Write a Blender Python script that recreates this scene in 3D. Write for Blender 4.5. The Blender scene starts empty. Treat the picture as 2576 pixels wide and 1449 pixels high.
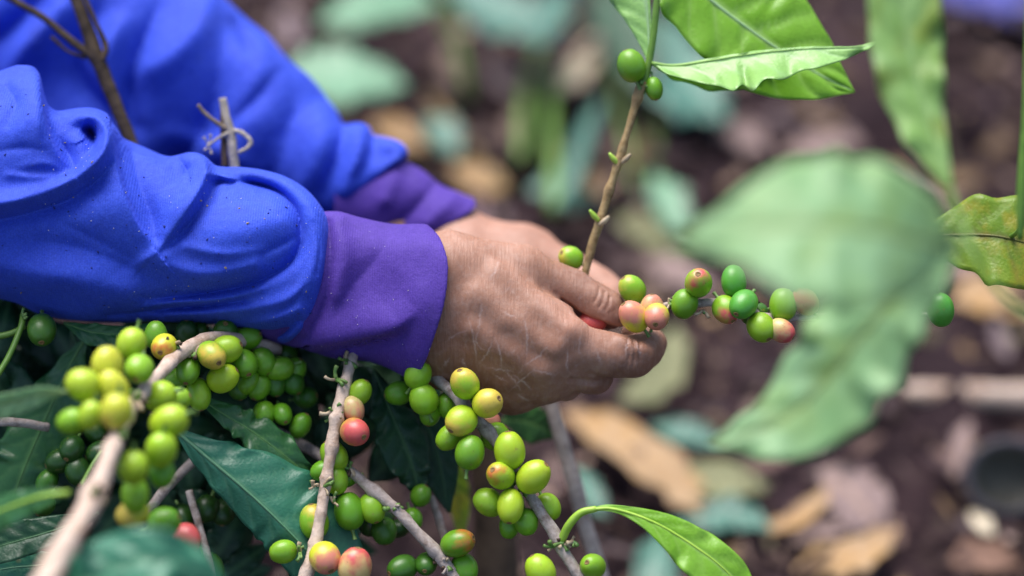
import bpy, math, random
import numpy as np
from mathutils import Vector, Matrix
random.seed(7); rng = np.random.default_rng(7)
sc = bpy.context.scene

# ------------------------------------------------------------------ camera, world, sun, exposure
PITCH = math.radians(40.0)
CAM_H = 1.14
D0 = 1.216                      # metres from lens to the working plane
S = 0.515 / 2576.0              # metres per unit in the working plane
FWD = Vector((0, math.cos(PITCH), -math.sin(PITCH)))
UP = Vector((0, math.sin(PITCH), math.cos(PITCH)))
CAM = Vector((0, -D0 * math.cos(PITCH), CAM_H))
cd = bpy.data.cameras.new('camera'); cam = bpy.data.objects.new('camera', cd)
sc.collection.objects.link(cam); sc.camera = cam
cam.location = CAM; cam.rotation_euler = (math.pi / 2 - PITCH, 0, 0)
cd.lens = 85; cd.sensor_width = 36; cd.clip_start = 0.05; cd.clip_end = 200
cd.dof.use_dof = True; cd.dof.focus_distance = D0 - 0.012; cd.dof.aperture_fstop = 1.8
cd.dof.aperture_blades = 9

SUN_EL, SUN_AZ = math.radians(62), math.radians(-25)
w = bpy.data.worlds.new('World'); sc.world = w; w.use_nodes = True
nt = w.node_tree; bg = nt.nodes['Background']
sky = nt.nodes.new('ShaderNodeTexSky'); sky.sky_type = 'NISHITA'; sky.sun_disc = False
sky.sun_elevation = SUN_EL; sky.sun_rotation = SUN_AZ
sky.dust_density = 3.0; sky.air_density = 1.0; sky.ozone_density = 1.0
nt.links.new(sky.outputs[0], bg.inputs[0]); bg.inputs[1].default_value = 0.06
sl = bpy.data.lights.new('sun', 'SUN'); so = bpy.data.objects.new('sun', sl); sc.collection.objects.link(so)
sl.energy = 1.5; sl.angle = math.radians(44); sl.color = (1.0, 0.975, 0.96)
sdir = Vector((math.sin(SUN_AZ) * math.cos(SUN_EL), math.cos(SUN_AZ) * math.cos(SUN_EL), math.sin(SUN_EL)))
so.rotation_euler = (-sdir).to_track_quat('-Z', 'Y').to_euler(); so.location = (0, 0, 4)
sc.view_settings.view_transform = 'Standard'; sc.view_settings.look = 'None'
sc.view_settings.exposure = 1.92; sc.view_settings.gamma = 1.0
sc.view_settings.use_curve_mapping = False
sc.cycles.use_denoising = True

# ------------------------------------------------------------------ working frame
def W(x, y, z):
    """units right / down / toward the lens in the working plane -> world (numpy or scalars)"""
    x = np.asarray(x, float); y = np.asarray(y, float); z = np.asarray(z, float)
    d = D0 - z * S
    cx = (x - 1288) * S * d / D0; cy = (724.5 - y) * S * d / D0
    return np.stack([CAM.x + cx, CAM.y + FWD.y * d + UP.y * cy, CAM.z + FWD.z * d + UP.z * cy], -1)
def zg(x, y):
    """where the ground is, in working units, under the ray of (x, y)"""
    yy = (724.5 - np.asarray(y, float)) * S / D0
    d = CAM_H / (math.sin(PITCH) - math.cos(PITCH) * yy)
    return (D0 - d) / S + 0 * np.asarray(x, float)
COL = sc.collection
LOC = {}
def link(name, data, parent=None):
    o = bpy.data.objects.new(name, data); COL.objects.link(o)
    if parent is not None: o.parent = parent
    return o
def empty(name, p, label=None, cat=None, group=None):
    o = link(name, None); o.location = p; o.empty_display_size = 0.01
    LOC[o] = np.array(p, float)
    if label: o['label'] = label; o['category'] = cat
    if group: o['group'] = group
    return o
def mk(name, V, F, mat, parent=None, attrs=None, smooth=True, root=None):
    """mesh from world-space vertices; root = the empty whose location they hang from"""
    V = np.asarray(V, float)
    off = LOC[root] if root is not None else (LOC[parent] if parent in LOC else np.zeros(3))
    me = bpy.data.meshes.new(name)
    F = F.tolist() if isinstance(F, np.ndarray) else F
    me.from_pydata((V - off).tolist(), [], F)
    if smooth: me.polygons.foreach_set('use_smooth', [True] * len(me.polygons))
    for k, a in (attrs or {}).items():
        a = np.asarray(a, np.float32)
        if a.ndim == 1:
            at = me.attributes.new(k, 'FLOAT', 'POINT'); at.data.foreach_set('value', a)
        else:
            at = me.attributes.new(k, 'FLOAT_COLOR', 'POINT')
            at.data.foreach_set('color', np.concatenate([a[:, :3], np.ones((len(a), 1), np.float32)], 1).ravel())
    me.materials.append(mat); me.update()
    return link(name, me, parent)
def spline(P, n):
    """Catmull-Rom through rows of P, n samples, even in chord length"""
    P = np.asarray(P, float)
    if len(P) == 2: return P[0] + (P[1] - P[0]) * np.linspace(0, 1, n)[:, None]
    Q = np.vstack([2 * P[0] - P[1], P, 2 * P[-1] - P[-2]])
    L = np.concatenate([[0], np.cumsum(np.linalg.norm(np.diff(P[:, :3], axis=0), axis=1))])
    u = np.interp(np.linspace(0, L[-1], n), L, np.arange(len(P)))
    i = np.minimum(u.astype(int), len(P) - 2); t = (u - i)[:, None]
    a, b, c, d = Q[i], Q[i + 1], Q[i + 2], Q[i + 3]
    return 0.5 * (2 * b + (c - a) * t + (2 * a - 5 * b + 4 * c - d) * t * t + (3 * b - a - 3 * c + d) * t ** 3)

# ------------------------------------------------------------------ materials
def newmat(name):
    m = bpy.data.materials.new(name); m.use_nodes = True
    t = m.node_tree; b = t.nodes['Principled BSDF']
    return m, t, b
def node(t, kind, **kw):
    n = t.nodes.new(kind)
    for k, v in kw.items():
        if k in n.inputs.keys() if isinstance(k, str) else False: n.inputs[k].default_value = v
        else: setattr(n, k, v)
    return n
def noise(t, scale, detail=3, rough=0.55, coord='Object'):
    c = t.nodes.new('ShaderNodeTexCoord'); n = t.nodes.new('ShaderNodeTexNoise')
    n.inputs['Scale'].default_value = scale; n.inputs['Detail'].default_value = detail
    n.inputs['Roughness'].default_value = rough
    t.links.new(c.outputs[coord], n.inputs['Vector']); return n.outputs['Fac']
def ramp(t, fac, stops):
    r = t.nodes.new('ShaderNodeValToRGB'); e = r.color_ramp.elements
    while len(e) < len(stops): e.new(0.5)
    for el, (p, c) in zip(e, stops): el.position = p; el.color = (*c, 1) if len(c) == 3 else c
    t.links.new(fac, r.inputs[0]); return r.outputs[0]
def mix(t, fac, a, b, mode='MIX'):
    n = t.nodes.new('ShaderNodeMix'); n.data_type = 'RGBA'; n.blend_type = mode
    for i, v in ((0, fac), (6, a), (7, b)):
        if isinstance(v, (int, float)): n.inputs[i].default_value = v
        elif isinstance(v, tuple): n.inputs[i].default_value = (*v, 1)
        else: t.links.new(v, n.inputs[i])
    return n.outputs[2]
def bump(t, b, h, strength, dist, prev=None):
    n = t.nodes.new('ShaderNodeBump'); n.inputs['Strength'].default_value = strength
    n.inputs['Distance'].default_value = dist; t.links.new(h, n.inputs['Height'])
    if prev is not None: t.links.new(prev, n.inputs['Normal'])
    t.links.new(n.outputs[0], b.inputs['Normal']); return n.outputs[0]
def attr(t, name, kind='GEOMETRY'):
    n = t.nodes.new('ShaderNodeAttribute'); n.attribute_name = name; n.attribute_type = kind; return n
def voro(t, scale, coord='Object', feature='F1'):
    c = t.nodes.new('ShaderNodeTexCoord'); n = t.nodes.new('ShaderNodeTexVoronoi'); n.feature = feature
    n.inputs['Scale'].default_value = scale; t.links.new(c.outputs[coord], n.inputs['Vector']); return n.outputs['Distance']

def fabric_mat(name, ca, cb, cc):
    m, t, b = newmat(name)
    big = noise(t, 14, 3); fine = noise(t, 260, 3); weave = noise(t, 1100, 2)
    c = ramp(t, big, [(0.3, ca), (0.7, cb)])
    c = mix(t, ramp(t, fine, [(0.35, (0, 0, 0)), (0.75, (0.35, 0.35, 0.35))]), c, cc)
    c = mix(t, ramp(t, weave, [(0.40, (0.30, 0.30, 0.30)), (0.6, (0, 0, 0))]), c, tuple(0.5 * v for v in ca))
    t.links.new(c, b.inputs['Base Color'])
    b.inputs['Roughness'].default_value = 0.72
    b.inputs['Sheen Weight'].default_value = 0.12; b.inputs['Sheen Roughness'].default_value = 0.45
    b.inputs['Sheen Tint'].default_value = (*[min(1, v * 1.6 + 0.12) for v in cb], 1)
    b.inputs['Specular IOR Level'].default_value = 0.25
    # faded and soiled patches
    dirt = ramp(t, noise(t, 22, 6, 0.7), [(0.56, (0, 0, 0)), (0.72, (0.45, 0.45, 0.45))])
    c = mix(t, dirt, c, tuple(0.55 * v + 0.012 for v in ca)); t.links.new(c, b.inputs['Base Color'])
    # rows of knit stitches
    tc = t.nodes.new('ShaderNodeTexCoord'); wv = t.nodes.new('ShaderNodeTexWave'); wv.inputs['Scale'].default_value = 260; wv.inputs['Distortion'].default_value = 1.5
    t.links.new(tc.outputs['Object'], wv.inputs['Vector'])
    n1 = bump(t, b, noise(t, 60, 3), 0.25, 0.004); n1 = bump(t, b, wv.outputs['Fac'], 0.22, 0.0005, n1)
    bump(t, b, weave, 0.35, 0.0006, n1)
    return m
M = {}
M['blue'] = fabric_mat('blue_cotton', (0.020, 0.050, 0.46), (0.032, 0.078, 0.60), (0.06, 0.12, 0.68))
M['purple'] = fabric_mat('purple_rib', (0.058, 0.026, 0.24), (0.078, 0.036, 0.30), (0.10, 0.055, 0.34))
M['pinklining'] = fabric_mat('pink_lining', (0.50, 0.26, 0.48), (0.56, 0.30, 0.52), (0.6, 0.35, 0.56))

def skin_mat():
    m, t, b = newmat('skin')
    a = attr(t, 'tint'); s = attr(t, 'scratch')
    n1 = noise(t, 45, 4); n2 = noise(t, 330, 3)
    c = ramp(t, n1, [(0.3, (0.235, 0.108, 0.066)), (0.55, (0.295, 0.146, 0.094)), (0.75, (0.36, 0.192, 0.134))])
    c = mix(t, 1.0, c, a.outputs['Color'], 'MULTIPLY')
    c = mix(t, ramp(t, n2, [(0.45, (0, 0, 0)), (0.8, (0.22, 0.22, 0.22))]), c, (0.48, 0.36, 0.31))
    c = mix(t, s.outputs['Fac'], c, (0.62, 0.50, 0.47))
    t.links.new(c, b.inputs['Base Color'])
    b.inputs['Roughness'].default_value = 0.56; b.inputs['Specular IOR Level'].default_value = 0.38
    b.inputs['Subsurface Weight'].default_value = 0.06; b.inputs['Subsurface Radius'].default_value = (1, 0.35, 0.2)
    b.inputs['Subsurface Scale'].default_value = 0.002
    # creases across the back of the hand: stretched noise (fine lines running up and down)
    tc = t.nodes.new('ShaderNodeTexCoord'); mp = t.nodes.new('ShaderNodeMapping')
    mp.inputs['Scale'].default_value = (900, 110, 110); t.links.new(tc.outputs['Object'], mp.inputs['Vector'])
    nz = t.nodes.new('ShaderNodeTexNoise'); nz.inputs['Scale'].default_value = 1.0; nz.inputs['Detail'].default_value = 3
    t.links.new(mp.outputs[0], nz.inputs['Vector'])
    p = bump(t, b, nz.outputs['Fac'], 0.42, 0.0009)
    p = bump(t, b, voro(t, 1100, feature='F1'), 0.12, 0.0005, p)
    bump(t, b, noise(t, 90, 3), 0.16, 0.002, p)
    return m
M['skin'] = skin_mat()

def cherry_mat():
    m, t, b = newmat('coffee_cherry')
    oi = t.nodes.new('ShaderNodeObjectInfo')
    bl = attr(t, 'blush', 'OBJECT'); bc = attr(t, 'blush_color', 'OBJECT')
    tc = t.nodes.new('ShaderNodeTexCoord'); ad = t.nodes.new('ShaderNodeVectorMath'); ad.operation = 'ADD'
    mu = t.nodes.new('ShaderNodeMath'); mu.operation = 'MULTIPLY'; mu.inputs[1].default_value = 37.0
    t.links.new(oi.outputs['Random'], mu.inputs[0])
    cb = t.nodes.new('ShaderNodeCombineXYZ'); t.links.new(mu.outputs[0], cb.inputs[0]); t.links.new(mu.outputs[0], cb.inputs[1])
    t.links.new(tc.outputs['Object'], ad.inputs[0]); t.links.new(cb.outputs[0], ad.inputs[1])
    def nz(sc_, de=3):
        n = t.nodes.new('ShaderNodeTexNoise'); n.inputs['Scale'].default_value = sc_; n.inputs['Detail'].default_value = de
        t.links.new(ad.outputs[0], n.inputs['Vector']); return n.outputs['Fac']
    # blush spreads from the tip and in blotches
    sp = t.nodes.new('ShaderNodeSeparateXYZ'); t.links.new(tc.outputs['Object'], sp.inputs[0])
    h = t.nodes.new('ShaderNodeMath'); h.operation = 'MULTIPLY_ADD'; h.inputs[1].default_value = 0.32; t.links.new(sp.outputs[2], h.inputs[0])
    t.links.new(nz(1.3), h.inputs[2])
    g = t.nodes.new('ShaderNodeMath'); g.operation = 'ADD'; t.links.new(h.outputs[0], g.inputs[0]); t.links.new(bl.outputs['Fac'], g.inputs[1])
    f = ramp(t, g.outputs[0], [(0.62, (0, 0, 0)), (0.98, (1, 1, 1))])
    var = mix(t, ramp(t, nz(1.8, 4), [(0.3, (0, 0, 0)), (0.75, (1, 1, 1))]), oi.outputs['Color'], mix(t, 1.0, oi.outputs['Color'], (1.0, 0.9, 0.8), 'MULTIPLY'))
    c = mix(t, f, var, bc.outputs['Color'])
    vs = t.nodes.new('ShaderNodeTexVoronoi'); vs.inputs['Scale'].default_value = 3.2; t.links.new(ad.outputs[0], vs.inputs['Vector'])
    sf = ramp(t, vs.outputs['Distance'], [(0.06, (0.85, 0.85, 0.85)), (0.11, (0, 0, 0))])
    gate = ramp(t, nz(1.1, 2), [(0.5, (0, 0, 0)), (0.58, (1, 1, 1))])
    sf = mix(t, 1.0, sf, gate, 'MULTIPLY')
    c = mix(t, sf, c, (0.035, 0.03, 0.012))
    c = mix(t, ramp(t, nz(3.4, 6), [(0.64, (0, 0, 0)), (0.74, (0.55, 0.55, 0.55))]), c, (0.24, 0.19, 0.05))
    t.links.new(c, b.inputs['Base Color'])
    b.inputs['Roughness'].default_value = 0.38; b.inputs['Specular IOR Level'].default_value = 0.5
    b.inputs['Subsurface Weight'].default_value = 0.12; b.inputs['Subsurface Radius'].default_value = (0.6, 1, 0.2)
    b.inputs['Subsurface Scale'].default_value = 0.002
    bump(t, b, nz(9, 3), 0.12, 0.0005)
    return m
M['cherry'] = cherry_mat()

def leaf_mat(name, ca, cb, cv, rough=0.4, trans=0.2, blot=None, spec=0.5):
    m, t, b = newmat(name)
    v = attr(t, 'vein')
    c = ramp(t, noise(t, 28, 4), [(0.3, ca), (0.7, cb)])
    if blot: c = mix(t, ramp(t, noise(t, 62, 4), [(0.50, (0, 0, 0)), (0.66, (1, 1, 1))]), c, blot)
    c = mix(t, ramp(t, noise(t, 420, 3), [(0.5, (0, 0, 0)), (0.9, (0.35, 0.35, 0.35))]), c, tuple(0.5 * x for x in ca))
    sp = mix(t, 1.0, ramp(t, voro(t, 55), [(0.05, (1, 1, 1)), (0.10, (0, 0, 0))]), ramp(t, noise(t, 16, 2), [(0.56, (0, 0, 0)), (0.60, (1, 1, 1))]), 'MULTIPLY')
    c = mix(t, sp, c, (0.16, 0.085, 0.03))
    c = mix(t, ramp(t, noise(t, 75, 6, 0.75), [(0.52, (0, 0, 0)), (0.85, (0.30, 0.30, 0.30))]), c, tuple(0.6 * x + 0.10 for x in cb))
    c = mix(t, v.outputs['Fac'], c, cv)
    t.links.new(c, b.inputs['Base Color']); b.inputs['Roughness'].default_value = rough
    b.inputs['Specular IOR Level'].default_value = spec
    pb = bump(t, b, noise(t, 150, 3), 0.2, 0.0012); bump(t, b, voro(t, 420, feature='DISTANCE_TO_EDGE'), 0.25, 0.0008, pb)
    if trans:
        tr = t.nodes.new('ShaderNodeBsdfTranslucent'); ms = t.nodes.new('ShaderNodeMixShader')
        ms.inputs[0].default_value = trans; t.links.new(c, tr.inputs[0])
        t.links.new(b.outputs[0], ms.inputs[1]); t.links.new(tr.outputs[0], ms.inputs[2])
        t.links.new(ms.outputs[0], t.nodes['Material Output'].inputs[0])
    return m
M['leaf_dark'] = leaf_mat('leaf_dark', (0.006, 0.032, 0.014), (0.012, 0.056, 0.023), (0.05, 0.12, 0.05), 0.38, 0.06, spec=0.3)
M['leaf_teal'] = leaf_mat('leaf_teal', (0.018, 0.125, 0.070), (0.036, 0.185, 0.105), (0.12, 0.28, 0.15), 0.42, 0.1, spec=0.5)
M['leaf_mid'] = leaf_mat('leaf_mid', (0.020, 0.100, 0.022), (0.036, 0.150, 0.036), (0.11, 0.25, 0.07), 0.36, 0.15, blot=(0.03, 0.12, 0.05))
M['leaf_young'] = leaf_mat('leaf_young', (0.22, 0.50, 0.02), (0.32, 0.62, 0.07), (0.48, 0.70, 0.24), 0.36, 0.5)
M['leaf_mint'] = leaf_mat('leaf_mint', (0.24, 0.47, 0.10), (0.32, 0.57, 0.17), (0.40, 0.60, 0.32), 0.38, 0.3, spec=0.6)
M['leaf_front'] = leaf_mat('leaf_front', (0.22, 0.42, 0.16), (0.31, 0.52, 0.27), (0.30, 0.40, 0.13), 0.5, 0.35, blot=(0.22, 0.38, 0.11), spec=0.5)
M['leaf_long'] = leaf_mat('leaf_long', (0.19, 0.36, 0.07), (0.27, 0.46, 0.15), (0.30, 0.48, 0.18), 0.42, 0.3, blot=(0.20, 0.30, 0.04))
M['leaf_yellow'] = leaf_mat('leaf_yellow', (0.13, 0.26, 0.012), (0.24, 0.34, 0.018), (0.13, 0.11, 0.03), 0.42, 0.35, blot=(0.34, 0.31, 0.016))
M['seed_mint'] = leaf_mat('seedling_mint', (0.075, 0.20, 0.10), (0.13, 0.29, 0.165), (0.3, 0.55, 0.34), 0.38, 0.2)
M['seed_teal'] = leaf_mat('seedling_teal', (0.014, 0.08, 0.052), (0.036, 0.15, 0.105), (0.2, 0.4, 0.3), 0.34, 0.15)
M['seed_green'] = leaf_mat('seedling_green', (0.03, 0.12, 0.02), (0.06, 0.18, 0.04), (0.2, 0.4, 0.1), 0.4, 0.2)
M['dry_tan'] = leaf_mat('dry_tan', (0.28, 0.175, 0.09), (0.42, 0.29, 0.17), (0.45, 0.3, 0.18), 0.6, 0.1, blot=(0.34, 0.19, 0.06), spec=0.15)
M['dry_pink'] = leaf_mat('dry_pink', (0.13, 0.088, 0.085), (0.25, 0.18, 0.17), (0.4, 0.28, 0.22), 0.7, 0.1, spec=0.15)
M['dry_brown'] = leaf_mat('dry_brown', (0.12, 0.065, 0.045), (0.21, 0.125, 0.09), (0.2, 0.12, 0.09), 0.7, 0.05, spec=0.15)
M['dry_olive'] = leaf_mat('dry_olive', (0.11, 0.12, 0.055), (0.21, 0.21, 0.11), (0.3, 0.3, 0.18), 0.6, 0.1, spec=0.15)
M['dry_pale'] = leaf_mat('dry_pale', (0.58, 0.47, 0.30), (0.70, 0.60, 0.45), (0.6, 0.5, 0.3), 0.55, 0.05)

def bark_mat(name, ca, cb, cdk, sc_=90):
    m, t, b = newmat(name)
    tc = t.nodes.new('ShaderNodeTexCoord')
    n = noise(t, sc_ * 3, 5, 0.7); big = noise(t, sc_ * 1.1, 6, 0.7)
    c = ramp(t, n, [(0.3, ca), (0.7, cb)])
    c = mix(t, ramp(t, big, [(0.50, (0, 0, 0)), (0.66, (0.8, 0.8, 0.8))]), c, cdk)
    t.links.new(c, b.inputs['Base Color']); b.inputs['Roughness'].default_value = 0.8; b.inputs['Specular IOR Level'].default_value = 0.2
    p = bump(t, b, n, 0.5, 0.0012); bump(t, b, big, 0.5, 0.003, p)
    return m
M['bark'] = bark_mat('bark_grey', (0.30, 0.235, 0.20), (0.50, 0.43, 0.39), (0.115, 0.075, 0.055))
M['bark_pale'] = bark_mat('bark_pale', (0.42, 0.31, 0.24), (0.60, 0.48, 0.40), (0.26, 0.15, 0.09), 60)
M['bark_olive'] = bark_mat('bark_olive', (0.27, 0.18, 0.075), (0.40, 0.29, 0.15), (0.15, 0.085, 0.04))
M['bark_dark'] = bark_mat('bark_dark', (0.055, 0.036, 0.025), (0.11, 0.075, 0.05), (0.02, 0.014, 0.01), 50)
M['deadwood'] = bark_mat('deadwood', (0.15, 0.11, 0.07), (0.27, 0.21, 0.15), (0.055, 0.04, 0.028), 50)
M['deadgrey'] = bark_mat('deadwood_grey', (0.28, 0.24, 0.19), (0.42, 0.37, 0.30), (0.12, 0.10, 0.08), 70)
def plain(name, c1, c2, rough=0.6, scale=120):
    m, t, b = newmat(name)
    t.links.new(ramp(t, noise(t, scale, 3), [(0.35, c1), (0.65, c2)]), b.inputs['Base Color'])
    b.inputs['Roughness'].default_value = rough; return m
M['scar'] = plain('calyx_scar', (0.10, 0.055, 0.02), (0.26, 0.16, 0.05), 0.7, 3)
M['scar_pale'] = plain('calyx_ring', (0.40, 0.36, 0.10), (0.52, 0.44, 0.16), 0.6, 3)
M['stub'] = plain('peduncle_green', (0.07, 0.17, 0.03), (0.16, 0.26, 0.06), 0.5, 300)
M['stub_tan'] = plain('peduncle_tan', (0.30, 0.22, 0.13), (0.46, 0.37, 0.25), 0.7, 300)
M['petiole'] = plain('petiole_lime', (0.24, 0.42, 0.03), (0.36, 0.54, 0.07), 0.45, 60)
M['greenstem'] = plain('green_stem', (0.07, 0.17, 0.015), (0.13, 0.25, 0.03), 0.45, 80)
M['tarp'] = fabric_mat('violet_cloth', (0.06, 0.065, 0.28), (0.09, 0.095, 0.36), (0.11, 0.115, 0.38))
M['pot'] = plain('dark_pot', (0.035, 0.032, 0.022), (0.06, 0.055, 0.04), 0.65, 40)
M['potrim'] = plain('pot_rim', (0.04, 0.036, 0.045), (0.07, 0.06, 0.075), 0.5, 40)
M['lint'] = plain('lint', (0.01, 0.018, 0.16), (0.015, 0.03, 0.22), 0.9, 900)
M['dust'] = plain('dust_fleck', (0.45, 0.42, 0.40), (0.62, 0.58, 0.55), 0.9, 900)
M['chaff'] = plain('chaff', (0.16, 0.11, 0.06), (0.40, 0.31, 0.2), 0.9, 900)

def litter_mat():
    m, t, b = newmat('litter'); a = attr(t, 'tone')
    c = mix(t, ramp(t, noise(t, 60, 4), [(0.3, (0, 0, 0)), (0.8, (0.5, 0.5, 0.5))]), a.outputs['Color'], (0.07, 0.04, 0.035))
    t.links.new(c, b.inputs['Base Color']); b.inputs['Roughness'].default_value = 0.8; b.inputs['Specular IOR Level'].default_value = 0.12; return m
M['litter'] = litter_mat()
def soil_mat():
    m, t, b = newmat('soil')
    n1 = noise(t, 9, 6, 0.6); n2 = noise(t, 45, 5, 0.65)
    c = ramp(t, n1, [(0.32, (0.011, 0.007, 0.009)), (0.5, (0.028, 0.017, 0.020)), (0.68, (0.062, 0.038, 0.043))])
    c = mix(t, ramp(t, n2, [(0.3, (0.75, 0.75, 0.75)), (0.6, (0, 0, 0))]), c, (0.035, 0.022, 0.026))
    t.links.new(c, b.inputs['Base Color']); b.inputs['Roughness'].default_value = 0.95; b.inputs['Specular IOR Level'].default_value = 0.08
    p = bump(t, b, n1, 0.8, 0.05); bump(t, b, n2, 0.8, 0.015, p)
    return m
M['soil'] = soil_mat()

# ------------------------------------------------------------------ ground
def build_ground():
    n = 140
    u = np.linspace(-1, 1, n); v = np.linspace(-1, 1, n)
    # dense near the scene, stretching far out
    X = np.sign(u) * np.abs(u) ** 3 * 60 + u * 1.6; Y = np.sign(v) * np.abs(v) ** 3 * 60 + v * 1.6 + 0.6
    XX, YY = np.meshgrid(X, Y, indexing='ij')
    Z = 0.010 * np.sin(XX * 11 + 1.3 * np.sin(YY * 7)) * np.cos(YY * 9) + 0.006 * np.sin(XX * 31 + YY * 17) + 0.012 * rng.standard_normal(XX.shape)
    r = np.hypot(XX, YY - 0.6); Z = np.where(r < 6, Z, 0.03 * np.sin(XX) * np.cos(YY)) - 0.012
    V = np.stack([XX, YY, Z], -1).reshape(-1, 3)
    i = np.arange(n - 1); A, B = np.meshgrid(i, i, indexing='ij'); a = (A * n + B).ravel()
    F = np.stack([a, a + n, a + n + 1, a + 1], -1)
    o = mk('ground', V, F, M['soil']); o['kind'] = 'structure'
build_ground()

# ------------------------------------------------------------------ implicit surfaces (sleeves, cuffs, hands)
def smin(a, b, k):
    h = np.clip(0.5 + 0.5 * (b - a) / k, 0, 1); return b + (a - b) * h - k * h * (1 - h)
def smax(a, b, k): return -smin(-a, -b, k)
class Field:
    def __init__(s, lo, hi, h):
        s.lo = np.array(lo, np.float32); s.h = h
        s.n = [int((b - a) / h) + 1 for a, b in zip(lo, hi)]
        s.ax = [np.float32(s.lo[i]) + h * np.arange(s.n[i], dtype=np.float32) for i in range(3)]
        s.f = np.full(s.n, 1e3, np.float32)
    def grid(s, sl=None):
        sl = sl or [slice(None)] * 3
        return s.ax[0][sl[0]][:, None, None], s.ax[1][sl[1]][None, :, None], s.ax[2][sl[2]][None, None, :]
    def box(s, lo, hi):
        out = []
        for i in range(3):
            a = max(0, int((lo[i] - s.lo[i]) / s.h)); b = min(s.n[i], int((hi[i] - s.lo[i]) / s.h) + 2)
            out.append(slice(a, max(a, b)))
        return out
    def seg(s, a, ra, b, rb, k, sub=False):
        R = max(ra, rb) + 1.6 * k + 3 * s.h + (12 if sub else 0)
        lo = np.minimum(a, b) - R; hi = np.maximum(a, b) + R
        sl = tuple(s.box(lo, hi))
        if any(q.stop <= q.start for q in sl): return
        X, Y, Z = s.grid(sl)
        d = np.array(b, float) - np.array(a, float); L = float(d @ d) + 1e-6
        t = np.clip(((X - a[0]) * d[0] + (Y - a[1]) * d[1] + (Z - a[2]) * d[2]) / L, 0, 1)
        q = np.sqrt((X - a[0] - t * d[0]) ** 2 + (Y - a[1] - t * d[1]) ** 2 + (Z - a[2] - t * d[2]) ** 2) - (ra + t * (rb - ra))
        if sub: s.f[sl] = smax(s.f[sl], -q, k)
        else: s.f[sl] = smin(s.f[sl], q, k)
    def chain(s, P, k, sub=False):
        """one primitive made of tapered segments, blended in as a whole"""
        P = np.asarray(P, float); R = P[:, 3].max() + 1.6 * k + 3 * s.h
        sl = tuple(s.box(P[:, :3].min(0) - R, P[:, :3].max(0) + R))
        if any(q.stop <= q.start for q in sl): return
        X, Y, Z = s.grid(sl); best = None
        for p, q in zip(P[:-1], P[1:]):
            d = (q - p)[:3]; L = float(d @ d) + 1e-6
            t = np.clip(((X - p[0]) * d[0] + (Y - p[1]) * d[1] + (Z - p[2]) * d[2]) / L, 0, 1)
            e = np.sqrt((X - p[0] - t * d[0]) ** 2 + (Y - p[1] - t * d[1]) ** 2 + (Z - p[2] - t * d[2]) ** 2) - (p[3] + t * (q[3] - p[3]))
            best = e if best is None else np.minimum(best, e)
        s.f[sl] = smax(s.f[sl], -best, k) if sub else smin(s.f[sl], best, k)
    def front(s, x, y):
        i = int(np.clip(round((x - s.lo[0]) / s.h), 0, s.n[0] - 1)); j = int(np.clip(round((y - s.lo[1]) / s.h), 0, s.n[1] - 1))
        c = np.where(s.f[i, j] < 0)[0]
        return float(s.lo[2] + s.h * c[-1]) if len(c) else None
    def fold(s, pts, k, sub=False, n=None):
        """pts: (x, y, offset from the surface, radius) laid on the front of the cloth"""
        Q = spline(pts, n or max(6, 5 * len(pts))); out = []; last = None
        for x, y, o, r in Q:
            z = s.front(x, y)
            if z is None: z = last if last is not None else -100.0
            last = z; out.append((x, y, z + o, r))
        out = np.array(out); z = out[:, 2].copy()
        for _ in range(2): z[1:-1] = 0.25 * z[:-2] + 0.5 * z[1:-1] + 0.25 * z[2:]
        out[:, 2] = z; s.chain(out, k, sub)
    def relief(s, items, wgt, gain=1.08):
        """raise or lower the cloth along drawn lines: ([(x, y, height)], width left, width right of travel)"""
        X = s.ax[0][:, None]; Y = s.ax[1][None, :]; H = np.zeros((s.n[0], s.n[1]), np.float32)
        for pts, wl, wr in items:
            Q = spline(pts, max(10, 6 * len(pts))); bd = np.full(H.shape, 1e9, np.float32); bs = np.zeros_like(bd); bh = np.zeros_like(bd)
            for a, b in zip(Q[:-1], Q[1:]):
                d = b - a; L = d[0] ** 2 + d[1] ** 2 + 1e-6
                t = np.clip(((X - a[0]) * d[0] + (Y - a[1]) * d[1]) / L, 0, 1)
                ex, ey = X - a[0] - t * d[0], Y - a[1] - t * d[1]; e = ex * ex + ey * ey
                m = e < bd; bd = np.where(m, e, bd); bs = np.where(m, d[0] * (Y - a[1]) - d[1] * (X - a[0]), bs); bh = np.where(m, a[2] + t * d[2], bh)
            w_ = np.where(bs > 0, wr, wl); q_ = np.sqrt(bd) / w_
            H += (bh * np.where(bh < 0, np.exp(-q_ ** 1.25 * 1.15), np.exp(-q_ ** 1.8))).astype(np.float32)
        s.f -= gain * H[:, :, None] * wgt
    def wobble(s, amp, wl, seed, n=7):
        r = np.random.default_rng(seed); X, Y, Z = s.grid()
        for _ in range(n):
            v = r.normal(size=3); v /= np.linalg.norm(v); v *= 2 * math.pi / (wl * r.uniform(0.7, 1.6))
            s.f += np.float32(amp) * np.sin(X * v[0] + Y * v[1] + Z * v[2] + r.uniform(0, 6.3)).astype(np.float32)
    def mesh(s, smooth=3):
        f = s.f; n = np.array(s.n); ins = f < 0
        c = [ins[a:n[0] - 1 + a, b:n[1] - 1 + b, d:n[2] - 1 + d] for a in (0, 1) for b in (0, 1) for d in (0, 1)]
        tot = sum(q.astype(np.int8) for q in c); act = (tot > 0) & (tot < 8)
        I = np.argwhere(act); idx = np.full(act.shape, -1, np.int64); idx[act] = np.arange(len(I))
        acc = np.zeros((len(I), 3)); cnt = np.zeros(len(I))
        cor = [(a, b, d) for a in (0, 1) for b in (0, 1) for d in (0, 1)]
        val = {q: f[I[:, 0] + q[0], I[:, 1] + q[1], I[:, 2] + q[2]] for q in cor}
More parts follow.
